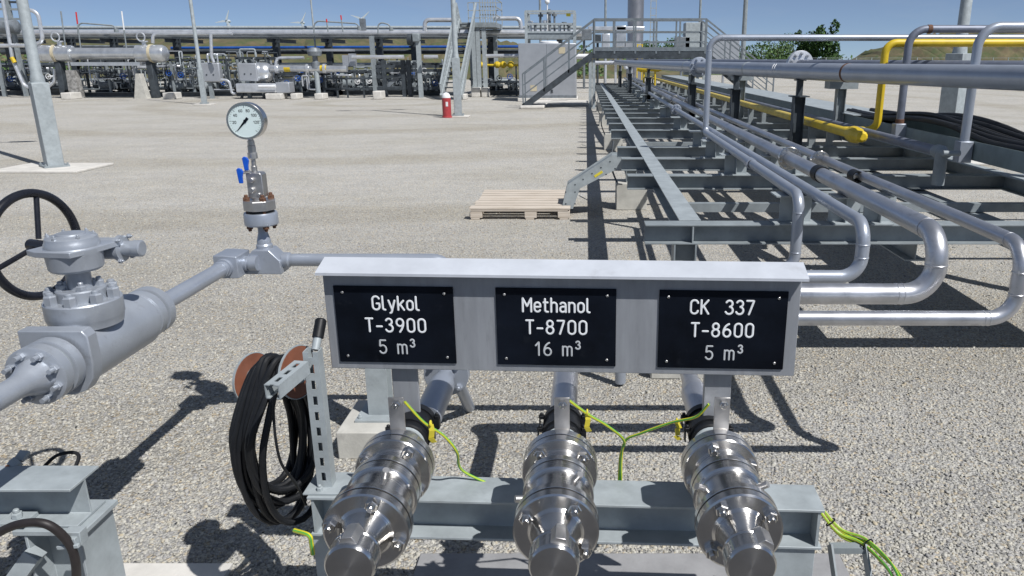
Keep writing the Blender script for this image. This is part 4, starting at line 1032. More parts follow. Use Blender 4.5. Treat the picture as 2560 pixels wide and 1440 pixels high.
# yellow gas pipe
yp = T("gas_pipe", "bright yellow pipe along the rack with a wrapped end, rising and crossing to the right", "pipe", (2.42, 6.9, 1.15))
mb = MB(); mb.tube([(2.42, 31, 1.15), (2.42, 9.2, 1.15)], 0.042, 20); mb.build("dusty_run", yellow_dusty, yp)
mb = MB(); mb.tube([(2.42, 9.2, 1.15), (2.42, 7.0, 1.15)], 0.044, 20); mb.build("near_run", yellow, yp)
mb = MB(); mb.tube(route([(2.42, 7.45, 1.15), (2.78, 7.45, 1.15), (2.78, 7.45, 1.945), (9.2, 7.45, 1.945), (9.2, 7.45, 0)], .1), 0.0355, 20); mb.build("riser", yellow, yp)
mb = MB(); mb.lathe((2.42, 7.12, 1.15), -Y, [(0, .045), (.02, .068), (.05, .074), (.14, .075), (.20, .068), (.23, .055), (.31, .050), (.33, .03)], 11); mb.build("wrapped_end", yellow, yp, sharp=20)
gp = T("rack_pipe", "dull dark grey pipe beside the yellow pipe, ending in a small valve", "pipe", (2.6, 5.5, 1.14), "grey pipes lying side by side on the rack")
dark_pipe = M("dusty_dark_grey_pipe", (0.17, 0.19, 0.24), 0.5, 0.3, 0.12, 7, 0.02, 60, c2=(0.30, 0.31, 0.34), c2amt=0.4)
mb = MB(); mb.tube([(2.62, 31, 1.15), (2.60, 5.75, 1.15)], 0.038, 18); mb.build("tube", dark_pipe, gp)
mb = MB(); mb.lathe((2.60, 5.75, 1.15), -Y, [(0, .045), (.03, .05), (.10, .05), (.13, .03), (.2, .03)], 16); mb.cyl((2.60, 5.65, 1.15), (2.60, 5.65, .91), .045); mb.lathe((2.6, 5.5, 1.16), X, [(-.06, .02), (.06, .02)], 12); mb.build("end_valve", galv_dark, gp)
for yb in BEAMS[3::2]:
    mb = MB(); mb.box((2.36, yb - .05, ZT + .001), (2.68, yb + .05, ZT + .01)); mb.bar((2.42, yb, ZT + .01), (2.42, yb, 1.108), .07, .07, Y); mb.bar((2.61, yb, ZT + .01), (2.61, yb, 1.112), .06, .06, Y); mb.build("pipe_support", galv_dark, pr)
# big pipe on tall posts
bp_ = T("main_pipe", "big shiny grey pipe at the right on tall posts, widest pipe in view", "pipe", (2.25, 8.3, 1.68))
pth = spline([(1.05, 33, 1.7), (1.25, 20, 1.69), (1.62, 13.5, 1.685), (2.25, 8.33, 1.68), (2.82, 5.75, 1.68), (3.3, 4.45, 1.68), (4.2, 3.85, 1.68), (6.5, 3.74, 1.68), (9.5, 3.74, 1.68)], 14)
mb = MB(); mb.tube(pth, 0.084, 36); mb.build("tube", pipe_paint, bp_)
def near(path, y): return min(path, key=lambda p: abs(p.y - y) + (100 if p.x > 4 else 0))
for yy in (9.9, 13.2, 7.4):
    c_ = near(pth, yy); i = pth.index(c_); d_ = (pth[i + 1] - pth[i - 1]).normalized()
    mb = MB(); mb.lathe(c_, d_, [(0, .0842), (.001, .0865), (.03, .0865), (.031, .0842)], 30, caps=False); mb.build("band", galv if yy != 7.4 else rust, bp_)
c_ = near(pth, 9.0); i = pth.index(c_); d_ = (pth[i + 1] - pth[i - 1]).normalized(); sd2 = d_.cross(Z).normalized(); sd2 = sd2 if sd2.x < 0 else -sd2
for k in range(2):
    mb = MB(); mb.tube([c_ + d_ * (.06 * k) + sd2 * .085 * math.cos(q) + Z * .0855 * math.sin(q) - d_ * .03 * (q - .6) for q in (.95, .6, .25, .0)], .004, 6); mb.build("chalk_mark", white_paint, bp_)
c_ = near(pth, 12.2); i = pth.index(c_); d_ = (pth[i + 1] - pth[i - 1]).normalized()
mb = MB(); flange(mb, c_, d_, .15, .022, nb=8, bolt=.02); mb.build("flange", pipe_paint, bp_)
for yb, dz in ((8.33, 0), (10.4, -.02), (12.6, 0), (17.2, 0), (21.8, 0), (26.4, 0)):
    c_ = near(pth, yb); xx = c_.x
    mb = MB(); mb.ibeam((xx, yb, ZT), (xx, yb, 1.42), 0.114, 0.11, .008, .006, up=X); mb.box((xx - .09, yb - .09, 1.42), (xx + .09, yb + .09, 1.432)); mb.bar((xx, yb, 1.43), (xx, yb, 1.60), 0.06, 0.05, Y); mb.box((xx - .05, yb - .06, 1.585), (xx + .05, yb + .06, 1.597))
    mb.build("tall_post", dark_steel, pr)
q2 = T("main_pipe", "second big grey pipe half hidden behind the widest one, with a round bolted flange", "pipe", (2.7, 10, 1.72))
pth2 = spline([(1.9, 33, 1.74), (2.2, 20, 1.735), (2.45, 13, 1.73), (2.95, 8.6, 1.725), (3.6, 6.4, 1.72), (5.2, 4.6, 1.72), (9, 4.2, 1.72)], 12)
mb = MB(); mb.tube(pth2, 0.07, 28); mb.build("tube", dark_pipe, q2)
c_ = near(pth2, 10.0); mb = MB(); flange(mb, c_ + Z * .01, V((0.15, -1, 0)), .17, .03, nb=10, bolt=.022); mb.build("flange", alu_pipe, q2)
for yb in (9.0, 12.6, 17.2):
    c_ = near(pth2, yb); mb = MB(); mb.ibeam((c_.x, yb, ZT), (c_.x, yb, 1.48), 0.1, 0.1, .008, .006, up=X); mb.box((c_.x - .16, yb - .1, 1.48), (c_.x + .16, yb + .1, 1.60)); mb.build("tall_post", galv_dark, pr)
# cable tray along the right side of the rack
ct = T("cable_tray", "long green grey cable tray along the edge of the rack, partly under a flat lid", "cable tray", (3.2, 8, 1.05))
tray_paint = M("tray_green_grey", (0.20, 0.25, 0.26), 0.5, 0.2, 0.12, 5)
for xs in (2.96, 3.50):
    mb = MB(); mb.bar((xs, 4.3, 1.13), (xs, 31, 1.13), 0.006, 0.14, Z); mb.build("side_wall", tray_paint, ct)
mb = MB(); mb.box((2.963, 4.3, 1.058), (3.497, 31, 1.064)); mb.build("tray_floor", tray_paint, ct)
mb = MB(); mb.box((2.93, 8.6, 1.206), (3.53, 31, 1.216)); mb.build("lid", galv, ct)
rng = random.Random(11)
for k in range(7):
    x_ = 3.02 + .068 * k
    pts = []
    yy = 9.3
    while yy > 3.9:
        pts.append((x_ + rng.uniform(-.02, .02), yy, 1.19 + (.09 * math.exp(-((yy - 7.0) / 1.0) ** 2)) + rng.uniform(-.015, .02) + .012 * (k % 3))); yy -= .7
    mb = MB(); mb.tube(spline(pts, 5), .024, 10)
    tag(mb.build("tray_cable", rubber), "thick black cable lying among its like in the open cable tray", "cable", "black cables in the open tray")
def post_pipe(x_, y_, zb, zt_, lab, mat_, rusty):
    t = T("grey_pipe", lab, "pipe", (x_, y_, zb))
    mb = MB(); mb.tube(route([(x_, y_, zb), (x_, y_, zt_), (9.4, y_, zt_), (9.4, y_, 0)], .15), .0345, 20); mb.build("tube", mat_, t)
    mb = MB(); mb.box((x_ - .05, y_ - .05, zb - .13), (x_ + .05, y_ + .05, zb + .03)); mb.build("foot_box", pipe_paint, t, bev=.004)
    if rusty:
        for c_, d_ in (((x_, y_, zb + .05), Z), ((x_ + .17, y_, zt_), X)):
            mb = MB(); mb.lathe(c_, V(d_), [(-.02, .036), (-.018, .038), (.018, .038), (.02, .036)], 20); mb.build("rusty_joint", rust, t)
post_pipe(2.91, 7.25, 1.2, 2.06, "dark grey pipe with rusty joints rising left of the other and bending right", dark_pipe, True)
post_pipe(2.90, 5.95, 1.17, 2.03, "clean grey pipe rising nearest the right edge and bending right", pipe_paint, False)
# cable channel from the pallet to the rack
ch = T("cable_channel", "bent perforated grey cable channel climbing from the pallet to the rack", "cable channel", (-0.25, 9.0, 0.14))
cpts = [P(1404, 522, Y=9.0), P(1418, 462, Y=9.0), P(1530, 388, Y=9.0), P(1592, 388, Y=9.0)]
for sgn, dy in ((0, 0.0), (1, 0.30)):
    mb = MB()
    hw_ = .10
    n1 = [V((1, 0, 0)), V((.86, 0, -.55)), V((.30, 0, -1)), V((0, 0, -1))]
    L0 = [p + Y * dy for p in cpts]; L1 = [p + Y * dy + n * .20 for p, n in zip(cpts, n1)]
    L1[1] = L0[1] + V((.15, 0, -.045)); L1[2] = L0[2] + V((.05, 0, -.165)); L1[3] = L0[3] + V((0, 0, -.165)); L1[0] = L0[0] + V((.135, 0, 0))
    for i in range(3):
        q = [L0[i], L1[i], L1[i + 1], L0[i + 1]]
        mb.add(q + [p + Y * .004 for p in q], [(0, 1, 2, 3), (7, 6, 5, 4), (0, 4, 5, 1), (1, 5, 6, 2), (2, 6, 7, 3), (3, 7, 4, 0)])
    mb.build("side_wall", galv, ch)
mb = MB()
for i in range(3):
    a, b = cpts[i], cpts[i + 1]
    mb.bar(a + Y * .15 + (n1[i]) * .02, b + Y * .15 + n1[i + 1] * .02, .29, .004, (b - a).cross(Y))
mb.build("back", galv_dark, ch)
mb = MB()
for f in (.12, .3, .5, .7, .9):
    for s_ in (.05, .15):
        p = cpts[1].lerp(cpts[2], f) + V((.6, 0, -.8)) * s_ + V((0, -.001, 0)); mb.cyl(p, p - Y * .002, .009, n=8)
for z_ in (.06, .2):
    for x_ in (.05, .16): p = cpts[0] + V((x_, -.001, z_)); mb.cyl(p, p - Y * .002, .009, n=8)
mb.build("slots", dark_steel, ch)
mb = MB(); p = cpts[1].lerp(cpts[2], .48) + V((.07, -.002, -.07)); d_ = (cpts[2] - cpts[1]).normalized()
mb.bar(p, p + d_ * .11, .03, .002, Y); mb.build("sticker", tag_yellow, ch)
# pallet
pal = T("wooden_pallet", "raw timber pallet lying on the gravel beside the cable channel", "pallet", (-0.78, 9.4, 0))
px0, px1, py0, py1 = -1.36, -0.185, 8.82, 10.12
yb = py0
for i, wd in enumerate((.145, .10, .145, .10, .145, .10, .145, .10)):
    mb = MB(); e = rng.uniform(-.012, .012); mb.box((px0 + e + (0.03 if i else 0), yb, .122), (px1 + e, yb + wd, .144)); mb.build("deck_board", wood, pal, bev=.002); yb += wd + (py1 - py0 - .98) / 7
for yy in (py0 + .005, (py0 + py1) / 2 - .05, py1 - .105):
    mb = MB(); mb.box((px0 + .02, yy, .100), (px1 - .02, yy + .1, .1215)); mb.build("stringer_board", wood, pal, bev=.002)
    for k, xx in enumerate((px0 + .012, (px0 + px1) / 2 + .06, px1 - .14)):
        mb = MB(); mb.box((xx, yy + .003, .0225), (xx + .14, yy + .1, .0995)); mb.build("block", wood, pal, bev=.003)
for xx in (px0 + .02, (px0 + px1) / 2 + .07, px1 - .12):
    mb = MB(); mb.box((xx, py0 + .01, 0.001), (xx + .1, py1 - .01, .022)); mb.build("bottom_board", wood, pal, bev=.002)
# ------------------------------------------------------------------ lamp posts
def lamp(name, x, y, rot, lab, r=.075, w_=.24, hbox=1.43, H=8.0, slab=True, arm=True, ss=1.0):
    t = T(name, lab, "lamp post", (x, y, 0))
    ca, sa = math.cos(rot), math.sin(rot)
    ex, ey = V((ca, sa, 0)), V((-sa, ca, 0))
    h = w_ / 2
    mb = MB(); mb.prism([(-h, -h), (h, -h), (h, h), (-h, h)], (x, y, .06), ex, ey, hbox - .06); mb.build("lower_box", galv, t, bev=.01)
    mb = MB(); mb.lathe((x, y, hbox), Z, [(0, r * 1.25), (.10, r * 1.15), (.14, r), (H - hbox, r * .72)], 20); mb.build("pole", galv, t)
    mb = MB(); mb.prism([(-h * 1.5, -h * 1.5), (h * 1.5, -h * 1.5), (h * 1.5, h * 1.5), (-h * 1.5, h * 1.5)], (x, y, .0405 if slab else .02), ex, ey, .03)
    mb.build("base_plate", galv_dark, t)
    for a in (-1, 1):
        for b in (-1, 1): 
            mb = MB(); mb.bolt(V((x, y, .07)) + ex * a * h * 1.28 + ey * b * h * 1.28, Z, .022); mb.build("anchor_bolt", galv_dark, t)
    if slab:
        mb = MB(); mb.box((x - .75 * ss, y - .55 * ss, 0), (x + .72 * ss, y + .5 * ss, .04)); mb.build("foundation", concrete_pale, t, bev=.01)
    if arm:
        for s_ in (-1, 1):
            mb = MB(); mb.bar((x, y, H - .05), (x + s_ * .75, y + s_ * .25, H + .05), .05, .05); mb.build("arm", galv, t)
            mb = MB(); c_ = V((x + s_ * .95, y + s_ * .32, H + .06)); mb.lathe(c_ - V((s_ * .28, s_ * .09, 0)), V((s_, s_ * .33, .05)), [(0, .05), (.05, .11), (.4, .13), (.55, .06)], 12); mb.build("lamp_head", galv_dark, t)
    return t
b0 = P(128, 424, z=0)
lamp("lamp_post", b0.x, b0.y + .1, rad(47), "tall grey lamp post with square lower box at the left, nearest the camera", .085, .25)
mb = MB(); pb = P(512, 262, z=0)
lamp("lamp_post", pb.x, pb.y, rad(10), "slim lamp post standing before the left plant equipment", .075, .19, 1.4, 8, ss=.5)
pc = P(1146, 292, z=0)
lamp("lamp_post", pc.x, pc.y, rad(5), "slim lamp post rising directly beside the red hydrant", .085, .24, 1.85, 6.4, ss=.5)
lamp("lamp_post", 6.62, 14.2, rad(35), "tall grey lamp post at the right behind the big pipes", .10, .33, 1.9, 8)
pdp = P(795, 236, z=0)
lamp("lamp_post", pdp.x, pdp.y + .3, 0, "thin lamp post among the valves left of the stair tower", .05, .12, 1.0, 9, slab=False, arm=False)
for uu, lab in ((1352, "thin mast rising behind the cabinet cage"), (1513, "thin mast left of the big chimney"), (1746, "thin mast right of the big chimney"), (1857, "dark mast at the end of the walkway railing")):
    p = P(uu, 140, Y=52 if uu < 1800 else 40)
    mb = MB(); mb.cyl((p.x, p.y, 0), (p.x, p.y, 9.5), .09 if uu < 1800 else .13, .06 if uu < 1800 else .09, n=10)
    tag(mb.build("mast", galv_dark), lab, "mast", "thin masts against the sky")
# hydrant
hp = P(1118, 294, z=0)
hy = T("fire_hydrant", "red hydrant post with a white dome cap beside a lamp post", "hydrant", (hp.x, hp.y, 0))
mb = MB(); mb.lathe((hp.x, hp.y, 0), Z, [(0, .16), (.04, .16), (.05, .14), (.62, .14)], 28); mb.build("body", red_paint, hy)
mb = MB(); mb.lathe((hp.x, hp.y, .62), Z, [(0, .142), (.03, .142), (.10, .12), (.15, .07), (.17, .005)], 28); mb.build("dome", white_paint, hy)
mb = MB(); mb.box((hp.x + .0, hp.y - .143, .36), (hp.x + .07, hp.y - .12, .5)); mb.build("label_patch", white_paint, hy)

# ------------------------------------------------------------------ far plant: helpers work at a real distance Yd
def BX(mb, u0, v0, u1, v1, Yd, dep):
    a, b = P(u0, v1, Y=Yd), P(u1, v0, Y=Yd)
    return mb.box((a.x, Yd, a.z), (b.x, Yd + dep, b.z))
def TB(mb, pts, Yd, r, bend=.15, n=10):
    q = [P(p[0], p[1], Y=Yd + (p[2] if len(p) > 2 else 0)) for p in pts]
    return mb.tube(route(q, bend, 5), r, n)
def one(name, mb, mat_, lab, cat, group=None, **k):
    return tag(mb.build(name, mat_, **k), lab, cat, group)
YB = 38.5
def plinth(u0, v0, u1, v1, lab):
    mb = MB(); a, b = P(u0, v0, Y=YB - 1.6), P(u1, v0, Y=YB - 1.6); mb.box((a.x, YB - 1.6, 0), (b.x, YB - .8, max(.15, a.z)))
    one("concrete_plinth", mb, concrete_pale, lab, "plinth", "pale concrete plinths at the foot of the far plant", bev=.03)
for u0, v0, u1, v1, lab in ((405, 232, 432, 254, "pale concrete plinth left of the slim lamp post"), (150, 232, 176, 252, "pale concrete plinth under the left end of the heat exchanger"), (662, 234, 702, 254, "wide pale concrete plinth below the pump box"),
                            (725, 234, 742, 254, "narrow pale plinth right of the pump box"), (785, 234, 806, 254, "pale plinth under the silver valve group"), (931, 228, 952, 250, "pale concrete plinth left of the braced frame")):
    plinth(u0, v0, u1, v1, lab)
# pipe bridge: columns, long pipes
rb = T("pipe_bridge", "long raised pipe bridge of dark columns across the far side of the yard", "pipe bridge", (P(600, 240, z=0).x, 43, 0))
for uu in (40, 195, 300, 455, 700, 830, 955, 1040, 1230, 1400):
    p = P(uu, 200, Y=43); mb = MB(); mb.ibeam((p.x, 43, 0), (p.x, 43, 2.95), .3, .3, .02, .02, up=Y); mb.build("column", dark_steel, rb)
    mb = MB(); mb.ibeam((p.x, 41.8, 2.75), (p.x, 46, 2.75), .2, .2, .015, .012); mb.build("cross_beam", dark_steel, rb)
a, b = P(-60, 92, Y=42), P(1300, 92, Y=42)
for z_, y_, r_, m_, lab in ((3.12, 42.3, .17, alu_pipe, "pale main pipe on top of the far pipe bridge"), (3.42, 43.2, .09, galv, "thin pipe above the pale main pipe on the far bridge"), (3.02, 44.4, .15, galv_dark, "rear grey pipe on the far bridge")):
    mb = MB(); mb.cyl((a.x - 14, y_, z_), (b.x + 3.2, y_, z_), r_, n=14); one("bridge_pipe", mb, m_, lab, "pipe", "long pipes on the far bridge")
mb = MB(); mb.cyl((P(420, 118, Y=43).x, 43.3, P(420, 120, Y=43).z), (b.x + 1, 43.3, P(420, 116, Y=43).z), .075, n=10); one("water_pipe", mb, blue_paint, "long blue pipe crossing the far plant at mid height", "pipe")
mb = MB(); mb.cyl((a.x, 43.6, P(0, 130, Y=43).z), (b.x + 1, 43.6, P(0, 129, Y=43).z), .13, n=10); one("header_pipe", mb, dark_steel, "long dark pipe just below the blue one", "pipe")
mb = MB(); mb.cyl((P(-40, 118, Y=43).x, 43.9, P(0, 118, Y=43).z), (P(330, 118, Y=43).x, 43.9, P(0, 118, Y=43).z), .12, n=10); one("header_pipe", mb, mid_steel, "grey pipe behind the heat exchanger at the left", "pipe")
# heat exchanger
hx = T("heat_exchanger", "long horizontal silver heat exchanger vessel with wider ends at the far left", "heat exchanger", (P(255, 240, z=0).x, 38.3, 0))
A_, B_ = P(92, 134, Y=38.3), P(420, 132, Y=38.3)
L_ = B_.x - A_.x
mb = MB(); mb.lathe((A_.x, 38.3, A_.z), X, [(0, .05), (.03, .27), (.22, .36), (.25, .38), (1.7, .38), (1.72, .31)], 28); mb.build("left_head", alu, hx)
mb = MB(); mb.lathe((A_.x + 1.7, 38.3, A_.z), X, [(0, .27), (L_ - 3.1, .27)], 28); mb.build("shell", alu, hx)
mb = MB(); mb.lathe((B_.x - 1.45, 38.3, A_.z), X, [(0, .31), (.02, .40), (1.2, .40), (1.33, .34), (1.43, .18), (1.45, .02)], 28); mb.build("right_head", alu, hx)
for dx in (.95, L_ - .75):
    mb = MB(); mb.lathe((A_.x + dx, 38.3, A_.z), X, [(-.06, .385), (-.06, .425), (.06, .425), (.06, .385)], 28, caps=False); mb.build("band", beige_sticker, hx)
mb = MB(); mb.bar((A_.x + 1.9, 37.8, A_.z - .47), (B_.x - 1.1, 37.8, A_.z - .47), .18, .16, Z); mb.build("walkway_beam", alu, hx)
for dx in (1.0, L_ - .9):
    mb = MB(); mb.box((A_.x + dx - .14, 38.1, 0), (A_.x + dx + .14, 38.5, A_.z - .36)); mb.build("saddle", dark_steel, hx, bev=.02)
for uu, lab in ((148, 1), (360, 2)):
    c_ = P(uu, 108, Y=38.3); mb = MB(); mb.cyl((c_.x, 38.3, A_.z + .3), (c_.x, 38.3, c_.z + .1), .10, n=12); mb.lathe((c_.x, 38.3, c_.z + .05), Z, [(0, .19), (.06, .19)], 16); mb.ring((c_.x, 38.1, c_.z + .28), Y, .19, .035, 20, 6); mb.build("nozzle_valve", alu_pipe, hx)
# tapered concrete supports seen below
mb = MB(); c_ = P(352, 250, Y=37.6); mb.prism([(-.30, 0), (.30, 0), (.10, 1.15), (-.06, 1.15)], (c_.x, 37.6, 0), X, Z, -.4); one("concrete_support", mb, concrete, "narrow tapered concrete support under the domed end of the heat exchanger", "support")
mb = MB(); c_ = P(190, 250, Y=37.6); mb.prism([(-.28, 0), (.22, 0), (.12, 1.3), (-.25, 1.3)], (c_.x, 37.6, 0), X, Z, -.4); one("concrete_support", mb, M("rough_dark_concrete", (0.25, 0.245, 0.235), .95, 0, .4, 6, .3, 30), "rough dark concrete support under the flat end of the heat exchanger", "support")
for z_, y_, r_, m_, lab in ((.35, 41.6, .10, dark_steel, "dark ground level pipe behind the pump skids"), (.75, 42.2, .08, galv_dark, "grey knee high pipe behind the pump skids"), (1.15, 42.6, .12, dark_steel, "dark waist high pipe behind the pump skids"), (1.55, 43.0, .08, galv, "grey chest high pipe behind the pump skids")):
    mb = MB(); mb.cyl((P(-60, 200, Y=42).x, y_, z_), (P(1110, 200, Y=42).x, y_, z_), r_, n=10); one("header_pipe", mb, m_, lab, "pipe", "long low pipes behind the pump skids")
# pump skids: dark machines under the bridge
def skid(u0, u1, Yd, seed, lab, n=5, vb=247, tall=165):
    rg = random.Random(seed)
    a, b = P(u0, vb, z=0), P(u1, vb, z=0)
    xa, xb = P(u0, 200, Y=Yd).x, P(u1, 200, Y=Yd).x
    t = T("pump_skid", lab, "pump skid", ((xa + xb) / 2, Yd, 0), "pump skids of the far plant")
    for yy in (Yd, Yd + 1.6):
        mb = MB(); mb.ibeam((xa, yy, .13), (xb, yy, .13), .22, .2, .015, .012); mb.build("base_beam", dark_steel, t)
    zt = P(u0, tall, Y=Yd).z
    for i in range(n):
        x_ = xa + (xb - xa) * (i + .5) / n + rg.uniform(-.15, .15); yy = Yd + rg.uniform(.3, 1.3)
        mb = MB(); r_ = rg.uniform(.16, .27); L_ = rg.uniform(.5, 1.0)
        mb.lathe((x_ - L_ / 2, yy, .3 + r_), X, [(0, r_ * .6), (.05, r_), (L_ * .7, r_), (L_ * .75, r_ * .7), (L_, r_ * .7)], 16); mb.build("motor", rg.choice((mid_steel, dark_steel, galv_dark)), t)
        mb = MB(); mb.box((x_ - .2, yy - .2, .02), (x_ + .2, yy + .2, .3)); mb.build("pedestal", dark_steel, t)
        mb = MB(); h_ = rg.uniform(.8, zt); 
        mb.tube(route([(x_, yy, .3 + r_), (x_, yy, h_), (x_ + rg.choice((-1, 1)) * rg.uniform(.5, 1.2), yy, h_), (x_ + rg.uniform(-.8, .8), yy + .8, h_)], .12, 4), rg.uniform(.05, .10), 10); mb.build("pump_pipe", rg.choice((galv, galv_dark, alu_pipe, dark_steel)), t)
        mb = MB(); vz_ = rg.uniform(.6, 1.3); xx = x_ + rg.uniform(-.3, .3); mb.cyl((xx, Yd - .05, vz_), (xx, Yd + .3, vz_), .05, n=8); mb.ring((xx, Yd - .05, vz_), Y, .13, .02, 14, 5); mb.build("valve_wheel", rg.choice((dark_steel, white_paint, mid_steel, blue_paint)), t)
    for i in range(int(n * 4.2)):
        q = [V((rg.uniform(xa, xb), Yd + rg.uniform(-.1, 1.8), rg.uniform(.3, zt)))]
        ax_ = rg.choice((0, 2))
        for s_ in range(7):
            p = q[-1].copy()
            if ax_ == 0: p.x = min(xb, max(xa, p.x + rg.uniform(-1.4, 1.4)))
            elif ax_ == 1: p.y = Yd + rg.uniform(-.1, 1.8)
            else: p.z = rg.uniform(.25, zt * 1.25)
            if (p - q[-1]).length < .12: continue
            q.append(p)
            ax_ = rg.choice([k for k in (0, 1, 2, 2) if k != ax_])
        if len(q) > 2:
            mb = MB(); mb.tube(route(q, .06, 3), rg.choice((.022, .03, .045)), 8); mb.build("small_bore_pipe", rg.choice((galv, galv_dark, alu_pipe, dark_steel, mid_steel)), t)
    for i in range(3):
        x_ = xa + (xb - xa) * (i + .15) / 2.6; mb = MB(); mb.bar((x_, Yd + .2, .2), (x_, Yd + .2, zt), .1, .1, Y); mb.build("frame_post", rg.choice((dark_steel, galv_dark)), t)
    mb = MB(); mb.bar((xa, Yd + .2, zt), (xb, Yd + .2, zt), .1, .12); mb.build("frame_rail", dark_steel, t)
    return t
skid(205, 345, 38.9, 1, "dark pump skid under the heat exchanger", 5, tall=152)
skid(370, 500, 39.3, 2, "dark pump skid between the heat exchanger and the slim lamp post", 5, tall=150)
skid(505, 580, 40.2, 3, "dark machinery behind the two flat grey boxes", 3, tall=150)
skid(680, 830, 39.6, 4, "dark pump skid under the silver insulated pipe", 6, tall=185)
skid(840, 930, 41.2, 5, "small dark skid left of the braced frame", 3, tall=180)
skid(-30, 140, 41.0, 6, "dark pipe skid behind the near lamp post", 4, tall=165)
skid(1030, 1100, 40.6, 9, "small dark skid just left of the stair tower", 3, tall=160)
skid(940, 1030, 41.6, 10, "dark machinery behind the braced frame", 4, tall=160)
skid(590, 690, 40.0, 11, "dark machinery behind the pump box", 4, tall=145)
skid(1190, 1300, 41.0, 8, "dark skid between the stair tower and the steel cabinet", 3, tall=205)
# flat grey boxes
for u0, v0, u1, v1, lab in ((503, 157, 546, 205, "flat grey box right beside the slim lamp post"), (598, 158, 640, 203, "flat grey box between the lamp post and the domed vessel")):
    t = T("junction_box", lab, "junction box", (P((u0 + u1) / 2, v1, Y=37.6).x, 37.6, P(u0, v1, Y=37.6).z), "flat grey boxes of the far plant")
    mb = MB(); BX(mb, u0, v0, u1, v1, 37.6, .35); mb.build("case", cabinet_grey, t, bev=.05)
    for uu in (u0 + 13, u1 - 13):
        mb = MB(); p = P(uu, v1 - 18, Y=37.58); mb.cyl(p, p + Y * .03, .035, n=10); mb.build("lock", dark_steel, t)
    mb = MB(); p0 = P((u0 + u1) / 2, v1, Y=37.75); mb.bar((p0.x, 37.8, 0), (p0.x, 37.8, p0.z), .16, .16, Y); mb.build("stand", galv_dark, t)
# domed vessel and its silver pipe
dv = T("domed_vessel", "silver vessel with a domed end left of the long insulated pipe", "vessel", (P(660, 240, z=0).x, 38.2, 0))
c_ = P(640, 181, Y=38.2)
mb = MB(); mb.lathe(c_, X, [(0, .02), (.02, .42), (.15, .46), (.50, .46), (.66, .40), (.80, .24), (.86, .03)], 26); mb.build("shell", alu, dv)
mb = MB(); mb.box((c_.x + .25, 38.05, 0), (c_.x + .45, 38.35, c_.z - .35)); mb.build("leg", galv_dark, dv)
ip = T("insulated_pipe", "shiny insulated pipe with a valve group in the middle of the far plant", "pipe", (P(770, 240, z=0).x, 38.0, 0))
mb = MB(); TB(mb, [(676, 171), (868, 172)], 38.0, .15, n=16); mb.build("tube", alu, ip)
for uu in (693, 770, 812):
    p = P(uu, 171.5, Y=38.0); mb = MB(); mb.lathe(p - X * .06, X, [(0, .22), (.12, .22)], 18); mb.build("flange", alu_pipe, ip)
for uu in (722, 812):
    p = P(uu, 171.5, Y=38.0); mb = MB(); mb.lathe(p - X * .2, X, [(0, .152), (.3, .152)], 16, caps=False); mb.build("yellow_band", yellow, ip)
p = P(790, 170, Y=38.0); mb = MB(); mb.lathe((p.x, 38.0, p.z), Z, [(0, .2), (.25, .2), (.3, .12), (.55, .12), (.56, .3), (.75, .34), (.9, .25), (.95, .05)], 18); mb.build("valve_drive", mid_steel, ip)
mb = MB(); mb.cyl((p.x, 38.0, p.z), (p.x, 38.0, .1), .12, n=12); mb.build("drain_leg", galv, ip)
pp_ = [("silver pipe turning at mid height above the domed vessel", [(690, 170), (690, 145), (760, 144)], .07), ("white pipe running right toward the stair tower", [(880, 143), (1010, 142)], .09), ("short pale pipe beside the stair tower", [(1060, 142), (1095, 142)], .09),
       ("pale pipe at the right of the stair tower", [(1215, 140), (1296, 139)], .09), ("white stepped pipe left of the pump box", [(553, 199), (573, 201), (580, 234), (590, 234)], .06), ("white pipe with yellow mark dropping from the roof pipe", [(527, 84), (529, 142), (535, 156)], .07),
       ("white pipe rising from the heat exchanger to the pale pipe", [(382, 108), (382, 84), (580, 84)], .08), ("U shaped white pipe behind the nearest lamp post, left half", [(5, -10), (32, 150), (60, 214), (105, 228), (137, 205), (137, 172)], .08),
       ("pale bent pipe at the top left behind the lamp post", [(52, 24), (94, 27), (108, 104), (80, 114), (0, 114)], .09)]
for lab, pts, r_ in pp_:
    mb = MB(); TB(mb, pts, 37.4 if 'yellow mark' in lab or 'stepped' in lab else 38.4, r_, .35); one("white_pipe", mb, alu_pipe, lab, "pipe", "white and pale pipes of the far plant")
mb = MB(); p = P(33, 150, Y=38.3); mb.cyl(p + V((-.05, 0, .12)), p + V((.05, 0, -.12)), .095, n=12); one("pipe_marker", mb, yellow, "yellow band on the U shaped white pipe", "marker")
# pump box
pbx = T("pump_box", "long low silver pump housing on legs in front of the insulated pipe", "pump", (P(655, 240, z=0).x, 37.2, 0))
mb = MB(); BX(mb, 590, 209, 690, 232, 37.2, .6); mb.build("housing", alu_pipe, pbx, bev=.05)
mb = MB(); BX(mb, 690, 206, 722, 233, 37.2, .7); mb.build("motor_case", cabinet_grey, pbx, bev=.04)
mb = MB(); p = P(668, 216, Y=37.05); mb.cyl(p - X * .4, p + X * .4, .06, n=10); mb.build("handle_pipe", white_paint, pbx)
for uu in (605, 660, 712):
    p = P(uu, 232, Y=37.4); mb = MB(); mb.bar((p.x - .1, 37.5, 0), (p.x, 37.5, p.z), .1, .1, Y); mb.build("leg", dark_steel, pbx)
# panels, braced frame, low railing
for u0, v0, u1, v1, lab in ((857, 138, 870, 166, "narrow grey panel left of its wider neighbour in the far plant"), (873, 134, 886, 165, "grey panel just right of the narrow one in the far plant"), (798, 122, 872, 128, "flat pale canopy plate above the valve group")):
    mb = MB(); BX(mb, u0, v0, u1, v1, 38.6, .3 if v1 - v0 > 10 else 1.0); one("panel", mb, cabinet_grey, lab, "panel", "grey panels of the far plant")
    
